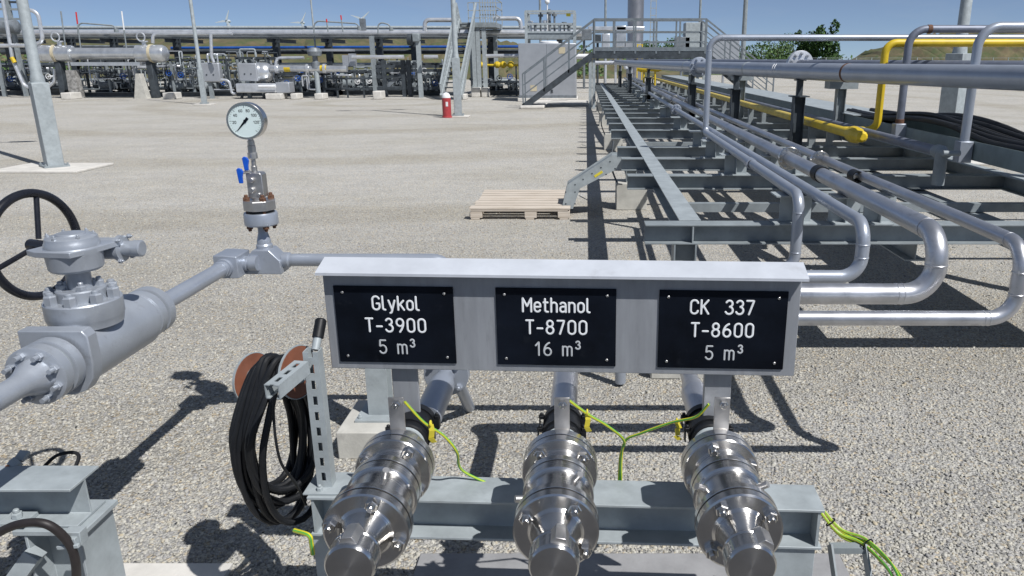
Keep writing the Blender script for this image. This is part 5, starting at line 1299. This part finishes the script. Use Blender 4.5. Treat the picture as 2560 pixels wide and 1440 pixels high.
bf = T("braced_frame", "dark steel frame with a diagonal brace left of the stair tower", "steel frame", (P(980, 240, z=0).x, 39.5, 0))
for uu in (937, 962, 1010, 1024):
    p = P(uu, 200, Y=39.5); mb = MB(); mb.bar((p.x, 39.5, 0), (p.x, 39.5, P(uu, 150 if uu > 940 else 90, Y=39.5).z), .2, .2, Y); mb.build("post", dark_steel if uu > 940 else galv_dark, bf)
for v_ in (166, 176, 192, 221): 
    a, b = P(935, v_, Y=39.5), P(1110, v_, Y=39.5); mb = MB(); mb.bar(a, b, .16, .14); mb.build("beam", dark_steel, bf)
mb = MB(); mb.bar(P(965, 220, Y=39.6), P(1005, 182, Y=39.6), .18, .18); mb.build("brace", mid_steel, bf)
lr = T("low_railing", "low dark railing before the far plant between the valve group and the braced frame", "railing", (P(870, 240, z=0).x, 38.4, 0))
for uu in (812, 844, 869, 910):
    p = P(uu, 230, Y=38.4); mb = MB(); mb.bar((p.x, 38.4, 0), (p.x, 38.4, P(uu, 190, Y=38.4).z), .07, .07, Y); mb.build("post", dark_steel, lr)
for v_ in (196, 222): mb = MB(); mb.bar(P(808, v_, Y=38.4), P(930, v_, Y=38.4), .09, .09); mb.build("rail", dark_steel, lr)
# actuator stand
ac = T("actuator", "grey valve actuator on a post just left of the stair tower", "valve actuator", (P(1043, 240, z=0).x, 38.8, 0))
mb = MB(); p = P(1045, 100, Y=38.8); mb.bar((p.x, 38.8, 0), (p.x, 38.8, p.z), .2, .2, Y); mb.build("post", galv, ac)
mb = MB(); mb.box((p.x - .25, 38.6, p.z - .1), (p.x + .1, 39.0, p.z + .3)); mb.build("head", galv_dark, ac, bev=.05); mb = MB(); mb.cyl((p.x - .5, 38.8, p.z + .02), (p.x - .28, 38.8, p.z + .02), .26, n=16); mb.build("motor", dark_steel, ac)
# thin stakes and the crane like arm
for uu, v0, v1, m_, lab in ((152, 28, 140, None, "thin dark stake above the flat end of the heat exchanger"), (190, 30, 140, red_plastic, "thin red tipped stake above the heat exchanger"), (304, 28, 200, white_paint, "thin stake with white tip above the middle of the heat exchanger"),
                          (816, 47, 80, red_plastic, "shorter red tipped stake on the far pipe bridge"), (852, 38, 80, red_plastic, "taller red tipped stake on the far pipe bridge")):
    a, b = P(uu, v0, Y=39), P(uu + (v1 - v0) * .13, v1, Y=39)
    st_ = T("marker_stake", lab, "stake", b, "thin stakes above the far plant")
    q = a.lerp(b, .27); mb = MB(); mb.cyl(q, b, .032, n=8); mb.build("shaft", galv_dark, st_)
    mb = MB(); mb.cyl(a, q, .034, n=8); mb.build("tip", m_ or galv_dark, st_)
for uu, u2, v_, lab in ((195, 290, 57, "thin swan neck lamp arm above the heat exchanger"), (945, 978, 54, "thin swan neck lamp arm left of the stair tower"), (785, 898, 52, "thin double arm lamp above the valve group")):
    mb = MB(); TB(mb, [(uu, 84), (uu, v_), (u2 - 6, v_ + 7), (u2, v_ + 17)], 40.5, .035, .3, 8); p = P(u2, v_ + 17, Y=40.5); mb.cyl(p + Z * .05, p - Z * .12, .1, n=10); one("swan_neck_lamp", mb, galv_dark, lab, "lamp", "swan neck lamps on the far bridge")
mb = MB(); BX(mb, 900, 46, 910, 76, 41, .3); one("signal_box", mb, mid_steel, "small dark box on the far pipe bridge before a wind turbine", "box")
tw0 = T("scaffold_tower", "dark steel framework at the top left corner behind the nearest lamp post", "framework", (P(10, 240, z=0).x, 40, 0))
for uu in (-25, 30, 62):
    p = P(uu, 60, Y=40); mb = MB(); mb.bar((p.x, 40, 0), (p.x, 40, 6.5), .16, .16, Y); mb.build("post", galv_dark, tw0)
for v_ in (4, 22, 46, 70, 82):
    mb = MB(); mb.bar(P(-30, v_, Y=40), P(68, v_ + 2, Y=40), .1, .1); mb.build("rail", galv_dark if v_ % 4 else dark_steel, tw0)
mb = MB(); mb.lathe(P(22, 66, Y=39.8) - X * .5, X, [(0, .3), (.9, .3), (1.0, .1)], 16); mb.build("vessel", mid_steel, tw0)

# ------------------------------------------------------------------ stair tower
stt = T("stair_tower", "steep grey steel stair with railings climbing to a raised platform", "stair", (P(1150, 240, z=0).x, 38, 0))
def lat_panel(bl, br_, tr, tl, Yb, Yt, name="railing"):
    """railing side panel: stringer, rails and balusters between four picture corners"""
    A, B, C_, D = P(*bl, Y=Yb), P(*br_, Y=Yb), P(*tr, Y=Yt), P(*tl, Y=Yt)
    mb = MB()
    mb.bar(A, D, .08, .08); mb.bar(B, C_, .12, .30)
    mb.bar(A.lerp(B, .5), D.lerp(C_, .5), .04, .04)
    mb.build(name, galv, stt)
    for i in range(19):
        f = i / 18; mb = MB(); mb.bar(A.lerp(D, f), B.lerp(C_, f), .075, .06); mb.build("baluster", galv, stt)
lat_panel((1101, 212), (1105, 243), (1150, 52), (1141, 8), 36.5, 39.5)
lat_panel((1147, 214), (1153, 243), (1184, 52), (1190, 8), 36.5, 39.5)
for i in range(15):
    f = (i + .5) / 15; a, b = P(1107, 238, Y=36.6).lerp(P(1148, 55, Y=39.5), f), P(1151, 238, Y=36.6).lerp(P(1183, 55, Y=39.5), f)
    mb = MB(); mb.bar(a, b, .26, .05, Z); mb.build("tread", dark_steel, stt)
a, b = P(1140, 56, Y=39.6), P(1300, 56, Y=39.6)
zp = a.z
a, b = P(1150, 60, Y=39.6), P(1240, 60, Y=39.6)
mb = MB(); mb.box((a.x, 39.6, zp - .22), (b.x, 42.6, zp)); mb.build("platform", galv_dark, stt)
for uu, yy in ((1186, 39.8), (1197, 39.8), (1212, 39.8), (1240, 42.3), (1180, 42.3)):
    p = P(uu, 150, Y=yy); mb = MB(); mb.bar((p.x, yy, 0), (p.x, yy, zp - .2), .2, .2, Y); mb.build("column", galv, stt)
for y_ in (39.65, 42.55):
    for dz in (.35, .72, 1.1):
        mb = MB(); mb.bar((a.x + (1.0 if y_ < 40 else 0), y_, zp + dz), (b.x, y_, zp + dz), .045, .045); mb.build("rail", galv, stt)
    for i in range(7):
        x_ = a.x + (1.0 if y_ < 40 else 0) + (b.x - a.x - (1.0 if y_ < 40 else 0)) * i / 6; mb = MB(); mb.bar((x_, y_, zp), (x_, y_, zp + 1.1), .045, .045, Y); mb.build("rail_post", galv, stt)
for dz in (.35, .72, 1.1):
    mb = MB(); mb.bar((b.x, 39.65, zp + dz), (b.x, 42.55, zp + dz), .045, .045); mb.build("rail", galv, stt)
for u0, u1, y_, lab in ((1178, 1200, 39.2, "pale concrete block under the columns of the stair tower, left one"), (1203, 1220, 39.2, "pale concrete block under the columns of the stair tower, right one"), (1148, 1163, 36.6, "low pale concrete block at the foot of the steep stair")):
    mb = MB(); a_, b_ = P(u0, 230, Y=y_), P(u1, 230, Y=y_); mb.box((a_.x, y_, 0), (b_.x, y_ + .8, .45 if y_ > 37 else .25)); one("footing", mb, concrete_pale, lab, "concrete block", bev=.03)
for pts, lab in (([(1062, 78), (1062, 50), (1130, 50)], "pale bent pipe left of the stair tower railing"), ([(1232, 46), (1300, 46), (1303, 72)], "pale bent pipe right of the stair tower railing")):
    mb = MB(); TB(mb, pts, 41.5, .11, .25, 12); one("white_pipe", mb, alu_pipe, lab, "pipe", "white and pale pipes of the far plant")
gv = T("gas_header", "yellow gas pipe with valves between the stair tower and the steel cabinet", "pipe", (P(1240, 160, Y=40.5).x, 40.5, 0))
mb = MB(); TB(mb, [(1186, 163), (1310, 163)], 40.5, .06); mb.build("tube", yellow, gv)
for uu in (1200, 1243, 1258, 1277):
    p = P(uu, 162, Y=40.5); mb = MB(); mb.lathe(p - X * .15, X, [(0, .1), (.1, .17), (.2, .17), (.3, .1)], 12); mb.build("valve", yellow, gv)
p = P(1225, 163, Y=40.5); 
for uu in (1192, 1290): p = P(uu, 163, Y=40.5); mb = MB(); mb.bar((p.x, 40.5, 0), (p.x, 40.5, p.z - .05), .08, .08, Y); mb.build("stand", dark_steel, gv)

# ------------------------------------------------------------------ steel cabinet with cage on top
YC = 35.0
cb = T("steel_cabinet", "big plain steel cabinet on a concrete base with beige stickers", "cabinet", (P(1369, 245, z=0).x, YC, 0))
a, b = P(1298, 244, Y=YC), P(1440, 108, Y=YC)
mb = MB(); mb.box((a.x, YC, .16), (b.x, YC + 2.2, b.z)); mb.build("case", cabinet_grey, cb, bev=.03)
mb = MB(); mb.box((a.x - .06, YC - .12, 0), (b.x + .06, YC + 2.3, .155)); mb.build("base", concrete_pale, cb, bev=.02)
mb = MB(); mb.box((a.x - .02, YC - .025, .16), (b.x + .02, YC - .003, .27)); mb.build("kick_plate", mid_steel, cb)
for uu in (1367,):
    p = P(uu, 180, Y=YC); mb = MB(); mb.box((p.x - .012, YC - .004, .3), (p.x + .012, YC + .01, b.z - .05)); mb.build("door_seam", mid_steel, cb)
for u0, v0, u1, v1 in ((1397, 118, 1413, 134), (1326, 213, 1342, 228)):
    mb = MB(); BX(mb, u0, v0, u1, v1, YC - .012, .01); mb.build("sticker", beige_sticker, cb)
mb = MB(); BX(mb, 1377, 224, 1382, 232, YC - .03, .03); mb.build("lock", dark_steel, cb)
mb = MB(); p = P(1372, 106, Y=YC + .6); mb.lathe((p.x, YC + .8, b.z - .01), Z, [(0, .42), (.08, .42), (.12, .3)], 24); mb.build("roof_vent", white_paint, cb)
cg = T("equipment_cage", "grey open frame cage with instruments standing above the steel cabinet", "cage", (P(1376, 104, Y=YC + 2.4).x, YC + 2.4, 0))
fa, fb = P(1316, 100, Y=YC + 2.4), P(1436, 28, Y=YC + 2.4)
for x_ in (fa.x, fb.x):
    for y_ in (YC + 2.4, YC + 4.2):
        mb = MB(); mb.bar((x_, y_, 0), (x_, y_, fb.z), .13, .13, Y); mb.build("post", galv, cg)
for z_ in (fb.z, fb.z - .55, fa.z + .35):
    for y_ in (YC + 2.4, YC + 4.2):
        mb = MB(); mb.bar((fa.x, y_, z_), (fb.x, y_, z_), .08, .08); mb.build("rail", galv, cg)
    for x_ in (fa.x, fb.x):
        mb = MB(); mb.bar((x_, YC + 2.4, z_), (x_, YC + 4.2, z_), .08, .08); mb.build("side_rail", galv, cg)
mb = MB(); mb.box((fa.x, YC + 2.4, fa.z + .05), (fb.x, YC + 4.2, fa.z + .35)); mb.build("floor_box", galv_dark, cg)
rg = random.Random(4)
for i in range(9):
    x_ = fa.x + (fb.x - fa.x) * (i + .8) / 10; mb = MB(); h_ = rg.uniform(.4, 1.1); y_ = YC + 3 + rg.uniform(-.3, .6)
    mb.cyl((x_, y_, fa.z + .3), (x_, y_, fa.z + .3 + h_), rg.uniform(.03, .09), n=10); mb.lathe((x_, y_, fa.z + .3 + h_ * .8), Z, [(0, .12), (.1, .12)], 12); mb.build("instrument", rg.choice((galv, alu_pipe, mid_steel, dark_steel)), cg)
mb = MB(); p = P(1421, 38, Y=YC + 2.5); mb.box((p.x - .1, YC + 2.45, p.z - .05), (p.x + .1, YC + 2.6, p.z + .08)); mb.build("yellow_lamp", tag_yellow, cg)
mb = MB(); p = P(1368, 4, Y=YC + 3); mb.cyl((p.x, YC + 3, fa.z), (p.x, YC + 3, p.z), .03, n=8); mb.ball((p.x, YC + 3, p.z), .12); mb.build("antenna", white_paint, cg)

# ------------------------------------------------------------------ walkway bridge over the rack
YW = 30.0
shaded_walk_steel = M("shaded_walkway_steel", (0.16, 0.185, 0.205), 0.5, 0.1, 0.15, 5)  # shade on the camera side of the rails is put into this colour
wk = T("walkway_bridge", "grey steel walkway with railings crossing the rack and stairs down both sides", "walkway", (P(1620, 135, Y=YW).x, YW, 0))
la, lb = P(1484, 134, Y=YW), P(1764, 134, Y=YW)
zd = la.z
for y_ in (YW, YW + 1.2):
    mb = MB(); mb.bar((la.x, y_, zd - .06), (lb.x, y_, zd - .06), .07, .24, Z); mb.build("edge_beam", dark_steel, wk)  # dark colour carries the shade on the beam's web
mb = MB(); mb.box((la.x, YW + .03, zd + .062), (lb.x, YW + 1.17, zd + .09)); mb.build("deck", galv_dark, wk)
mb = MB(); mb.bar((la.x, YW - .042, zd + .16), (lb.x, YW - .042, zd + .16), .008, .14, Z); mb.build("kick_plate", shaded_walk_steel, wk)
for y_ in (YW - .02, YW + 1.22):
    for dz, th in ((1.22, .055), (.78, .04), (.42, .04)):
        mb = MB(); mb.bar((la.x, y_, zd + dz), (lb.x, y_, zd + dz), th, th); mb.build("rail", shaded_walk_steel, wk)
    for uu in (1486, 1536, 1588, 1640, 1698, 1762):
        x_ = P(uu, 134, Y=YW).x; mb = MB(); mb.bar((x_, y_, zd), (x_, y_, zd + 1.22), .06, .05, Y); mb.build("rail_post", shaded_walk_steel, wk)
def flight(pt, pb_, name="stringer"):
    for y_ in (YW, YW + 1.15):
        A, B = V((pt.x, y_, zd - .02)), V((pb_.x, y_, .05)); mb = MB(); mb.bar(A, B, .05, .22); mb.build(name, dark_steel, wk)  # shaded side of the stringers is put into the dark colour
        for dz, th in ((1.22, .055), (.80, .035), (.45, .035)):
            mb = MB(); mb.bar(A + Z * dz, B + Z * dz, th, th); mb.build("hand_rail", shaded_walk_steel, wk)
        for f in (.0, .35, .7, 1.0):
            q = A.lerp(B, f); mb = MB(); mb.bar(q, q + Z * 1.22, .05, .05, Y); mb.build("rail_post", shaded_walk_steel, wk)
    for i in range(9):
        f = (i + .5) / 9; q = V((pt.x, 0, zd)).lerp(V((pb_.x, 0, .1)), f); mb = MB(); mb.box((q.x - .12, YW + .03, q.z - .02), (q.x + .12, YW + 1.12, q.z + .02)); mb.build("tread", galv_dark, wk)
flight(la, P(1308, 262, Y=YW)); flight(lb, P(1930, 262, Y=YW))
for uu in (1476, 1485, 1764):
    x_ = P(uu, 134, Y=YW).x; mb = MB(); mb.bar((x_, YW + .1, 0), (x_, YW + .1, zd - .2), .12, .12, Y); mb.build("column", galv, wk)
mb = MB(); a_ = P(1298, 262, Y=YW - .6); mb.box((a_.x, YW - .3, 0), (a_.x + .9, YW + 1.4, .12)); one("footing", mb, concrete_pale, "pale concrete block under the foot of the walkway stair", "concrete block", bev=.03)
mb = MB(); a_, b_ = P(1322, 262, z=0), P(1470, 262, z=0); mb.box((a_.x, YW + 1.8, 0), (b_.x, YW + 4.4, .10)); one("concrete_apron", mb, concrete_pale, "long pale concrete kerb in front of the steel cabinet", "kerb", bev=.02)

# things behind the walkway
ck = T("chimney", "thick grey chimney stack rising out of the picture behind the walkway", "chimney", (P(1588, 100, Y=60).x, 60, 0))
c_ = P(1588, 100, Y=60); mb = MB(); mb.lathe((c_.x, 60, 0), Z, [(0, .66), (2.2, .66), (2.4, .60), (10, .60)], 28); mb.build("stack", M("chimney_steel", (0.40, 0.39, 0.39), .36, .85, .06, 1.5), ck)
mb = MB()
for dx in (1.1, 1.5):
    mb2 = MB(); mb2.bar((c_.x + dx, 59.9, 0), (c_.x + dx, 59.9, 9.6), .06, .06, Y); mb2.build("ladder_rail", galv, ck)
for i in range(18):
    mb2 = MB(); mb2.bar((c_.x + 1.1, 59.9, .4 + .5 * i), (c_.x + 1.5, 59.9, .4 + .5 * i), .05, .05); mb2.build("ladder_rung", galv, ck)
for u0, v0, u1, v1, m_, lab in ((1440, 72, 1480, 100, mid_steel, "dark equipment block left end behind the walkway railing"), (1505, 84, 1525, 122, alu_pipe, "pale upright tank behind the walkway railing"), (1540, 64, 1566, 118, alu, "silver column just left of the chimney"),
                           (1470, 66, 1612, 76, alu_pipe, "long pale pipe box behind the walkway railing"), (1486, 86, 1503, 104, dark_steel, "small dark box behind the left walkway railing"), (1560, 104, 1602, 140, cabinet_grey, "grey housing at the foot of the chimney"),
                           (1690, 92, 1726, 120, mid_steel, "dark housing behind the right walkway railing"), (1712, 56, 1770, 122, galv, "grey container behind the right end of the walkway"), (1780, 100, 1850, 150, cabinet_grey, "pale grey container right of the walkway stair")):
    mb = MB(); BX(mb, u0, v0, u1, v1, 50, 1.2)
    for k in (0,):
        a, b = P(u0, v1, Y=50), P(u1, v0, Y=50)
        if a.z > .3: mb.bar(((a.x + b.x) / 2, 50.6, 0), ((a.x + b.x) / 2, 50.6, a.z), .15, .15, Y)
    one("plant_housing", mb, m_, lab, "housing", "housings behind the walkway", bev=.04)
yl = T("yellow_ladder", "small yellow ladder beside the foot of the chimney", "ladder", (P(1600, 150, Y=48).x, 48, 0))
for uu in (1594, 1606): p = P(uu, 110, Y=48); mb = MB(); mb.bar((p.x, 48, 0), (p.x, 48, p.z), .06, .06, Y); mb.build("rail", yellow, yl)
for v_ in (112, 122, 132, 142): mb = MB(); mb.bar(P(1594, v_, Y=48), P(1606, v_, Y=48), .05, .05); mb.build("rung", yellow, yl)
for uu, vv, lab in ((1610, 172, "yellow valve under the walkway, left one"), (1638, 171, "yellow valve under the walkway, right one")):
    p = P(uu, vv, Y=24); mb = MB(); mb.lathe(p - X * .2, X, [(0, .06), (.08, .10), (.3, .10), (.4, .06)], 14); mb.cyl(p, (p.x, p.y, ZT), .03, n=10); one("yellow_valve", mb, yellow, lab, "valve", "yellow valves on the rack")
mb = MB(); TB(mb, [(1488, 157), (1560, 157), (1566, 172)], 29, .07, .1, 12); one("white_pipe", mb, alu_pipe, "short white pipe under the walkway above the far end of the rack", "pipe", "white and pale pipes of the far plant")
mb = MB(); TB(mb, [(1440, 141), (1478, 141)], 33, .1, .1, 12); one("white_pipe", mb, white_paint, "white pipe behind the walkway stair beside the cabinet", "pipe", "white and pale pipes of the far plant")

# ------------------------------------------------------------------ land, trees, fence, turbines
def hill(name, pts, mat_, n=140, seed=1, depth=60, rough=.35):
    """mound with a crest line given as (x, y, height); slopes run down to the front and back"""
    rg = np.random.default_rng(seed)
    prof = [(-1.0, 0.0), (-.8, .22), (-.6, .48), (-.4, .72), (-.2, .90), (0, 1.0), (.3, .92), (1.0, 0.0)]
    vs, fs = [], []
    xs = np.linspace(0, len(pts) - 1, n)
    for i, q in enumerate(xs):
        k = min(int(q), len(pts) - 2); f = q - k
        c_ = [pts[k][j] * (1 - f) + pts[k + 1][j] * f for j in range(3)]
        for j, (d, h) in enumerate(prof):
            jit = rg.normal(0, rough * .5) if 0 < j < len(prof) - 1 else 0
            vs.append((c_[0], c_[1] + d * depth * .5 + rg.normal(0, .5), max(-.1, c_[2] * h + jit * min(1, c_[2] * .3)) - .1))
    m_ = len(prof)
    for i in range(n - 1):
        for j in range(m_ - 1): fs.append((i * m_ + j, i * m_ + j + 1, (i + 1) * m_ + j + 1, (i + 1) * m_ + j))
    mb = MB(); mb.add(vs, [tuple(reversed(f)) for f in fs]); return struct(mb.build(name, mat_, sharp=180))
scrub = M("dry_scrub_slope", (0.125, 0.10, 0.055), 0.95, 0, 0.25, 0.35, 0.4, 1.2, c2=(0.06, 0.085, 0.03), c2amt=1.0)
hill("hill", [(-130, 95, 5.2), (-60, 92, 4.5), (-35, 90, 4.6), (-18, 88, 4.3), (-9, 88, 3.9), (-2, 90, 3.0), (12, 95, .8)], scrub, 160, 1, 30)
hill("hill", [(34, 108, .3), (40, 107, 3.4), (46, 106, 5.0), (54, 105, 5.6), (70, 102, 6.2), (110, 98, 6.6)], scrub, 120, 2, 34)
def leaf_mat(name, c):
    m, t, b = node_mat(name); N, L = t.nodes, t.links
    g = N.new("ShaderNodeNewGeometry"); r = N.new("ShaderNodeValToRGB")
    r.color_ramp.elements[0].color = tuple(x * .6 for x in c) + (1,); r.color_ramp.elements[1].color = tuple(x * 1.45 for x in c) + (1,)
    L.new(g.outputs['Random Per Island'], r.inputs[0]); L.new(r.outputs[0], b.inputs['Base Color']); b.inputs['Roughness'].default_value = .7; b.inputs['Specular IOR Level'].default_value = .2
    return m
leafm = [leaf_mat("dark_foliage", (0.055, 0.105, 0.035)), leaf_mat("mid_foliage", (0.075, 0.135, 0.045)), leaf_mat("pale_foliage", (0.10, 0.16, 0.06))]
bark = M("bark", (0.10, 0.085, 0.065), .9, 0, .2, 8)
def foliage(c, rx_, ry_, rz_, n, size, seed, lobes=9):
    rg = np.random.default_rng(seed)
    lc = rg.normal(0, .48, (lobes, 3)); lr = .38 + .25 * rg.random(lobes)
    k = rg.integers(0, lobes, n)
    d = rg.normal(0, 1, (n, 3)); d /= np.linalg.norm(d, axis=1)[:, None]
    p = lc[k] + d * (lr[k] * (.55 + .5 * rg.random(n)))[:, None]
    p = p * np.array([rx_, ry_, rz_]) + np.array(c)
    u = rg.normal(0, 1, (n, 3)); u /= np.linalg.norm(u, axis=1)[:, None]
    w_ = np.cross(u, rg.normal(0, 1, (n, 3))); w_ /= np.linalg.norm(w_, axis=1)[:, None]
    s = size * (.6 + .8 * rg.random(n))[:, None]
    vs = np.stack([p - u * s, p + w_ * s * .6, p + u * s, p - w_ * s * .6], 1).reshape(-1, 3)
    vs[:, 2] = np.maximum(vs[:, 2], .05)
    mb = MB(); mb.v = [tuple(q) for q in vs]; mb.f = [(4 * i, 4 * i + 1, 4 * i + 2, 4 * i + 3) for i in range(n)]
    return mb
def tree(uu, vtop, Yd, wpx, kind, lab, seed, zb=0.6, n=1400):
    p = P(uu, vtop, Y=Yd); h = p.z; wx = wpx / FPX * Yd * .5
    t = T("tree", lab, "tree", (p.x, Yd, 0), "trees beyond the yard on the right")
    mb = MB(); mb.lathe((p.x, Yd, -.1), Z, [(0, h * .035), (h * .4, h * .022), (h * .8, h * .008)], 8)
    for k in range(4):
        a = 1.6 * k + seed; mb.cyl((p.x, Yd, h * (.25 + .1 * k)), (p.x + math.cos(a) * wx * .6, Yd + math.sin(a) * wx * .6, h * (.5 + .1 * k)), h * .012, h * .004, n=6)
    mb.build("trunk", bark, t)
    foliage((p.x, Yd, h * .54), wx * 1.1, wx * 1.1, h * .46, n, h * .04, seed).build("crown", leafm[kind], t, sharp=180)
TR = [(1905, 112, 170, 90, 1, "low rounded green tree at the left end of the row on the right"), (1945, 104, 165, 90, 2, "pale green tree second in the row on the right"), (1985, 98, 172, 80, 1, "mid green tree left of the tall dark one"), (2012, 80, 170, 40, 1, "tree with a small top tuft left of the tallest"),
      (2042, 74, 168, 40, 1, "tallest dark tree in the row on the right"), (2070, 72, 166, 44, 0, "narrow dark tree at the right end of the row"), (1866, 130, 180, 40, 2, "small pale bush tree behind the walkway stair"), (1658, 96, 190, 60, 0, "dark tree behind the walkway railing, left one"),
      (1700, 94, 190, 70, 1, "green tree behind the walkway railing, right one"), (2090, 128, 160, 40, 1, "low bush at the foot of the right hill"), (2400, 112, 108, 60, 0, "dark bush on the crest of the right hill"), (1630, 104, 195, 50, 1, "round green tree beside the chimney foot")]
for i, (uu, vt, Yd, wp, kd, lab) in enumerate(TR): tree(uu, vt, Yd, wp, kd, lab, 20 + i)
foliage((10, 215, 1.6), 60, 8, 2.2, 3500, .7, 77, 40).build("far_hedge", leafm[1], sharp=180)
hd = bpy.data.objects["far_hedge"]; hd["kind"] = "stuff"; tag(hd, "far band of hedges and bushes along the horizon", "hedge")
# scrub tufts on both hills
mb = MB(); rg = np.random.default_rng(9)
for (xa, xb, yc, h0, n) in ((-75, 2, 80, 2.6, 420), (40, 90, 97, 2.4, 300)):
    for i in range(n):
        x_ = xa + (xb - xa) * rg.random(); f = rg.random(); y_ = yc - 4 + 9 * f; z_ = h0 * (.25 + .85 * f) - .3; s = .25 + .45 * rg.random()
        m2 = foliage((x_, y_, z_ + .1), s * 1.3, s, s * .6, 10, .2, int(rg.integers(1e6)), 3); mb.add(m2.v, m2.f)
sb = mb.build("hillside_scrub", leafm[1], sharp=180); sb["kind"] = "stuff"; tag(sb, "scattered green scrub growing on the dry hillsides", "scrub")
fn = T("fence", "thin grey wire fence with pale posts along the foot of the right hill", "fence", (P(2300, 150, Y=92).x, 92, 0))
for uu in range(1990, 2900, 38):
    p = P(uu, 140, Y=92); mb = MB(); mb.bar((p.x, 92, 0), (p.x, 92, 2.0), .08, .08, Y); mb.build("fence_post", fence_mat, fn)
for z_ in (.3, .9, 1.5, 1.95):
    mb = MB(); mb.bar((P(1990, 140, Y=92).x, 92, z_), (P(2890, 140, Y=92).x, 92, z_), .03, .03); mb.build("fence_wire", fence_mat, fn)
def turbine(uu, vh, Yd, rot, lab):
    p = P(uu, vh, Y=Yd); t = T("wind_turbine", lab, "wind turbine", (p.x, Yd, 0), "wind turbines on the horizon")
    mb = MB(); mb.lathe((p.x, Yd, 0), Z, [(0, 2.4), (p.z, 1.3)], 12); mb.build("tower", turbine_white, t)
    mb = MB(); mb.lathe((p.x, Yd - 4, p.z), Y, [(0, .6), (1.5, 1.8), (8, 1.7), (9, .8)], 12); mb.build("nacelle", turbine_white, t)
    for k in range(3):
        a = rad(rot + 120 * k); e = V((math.cos(a), 0, math.sin(a))); f = V((-math.sin(a), 0, math.cos(a)))
        mb = MB(); o_ = V((p.x, Yd - 4, p.z)); L_ = Yd * 26 / FPX
        mb.prism([(1, -.5), (L_ * .25, -1.3), (L_, -.2), (L_, .2), (L_ * .2, .9), (1, .6)], o_, e, f, .5); mb.build("blade", turbine_white, t)
turbine(569, 53, 900, 68, "wind turbine left, above the flat grey boxes"); turbine(756, 57, 1000, 60, "wind turbine just left of the thin lamp post"); turbine(906, 48, 950, 40, "wind turbine behind the small box on the pipe bridge")
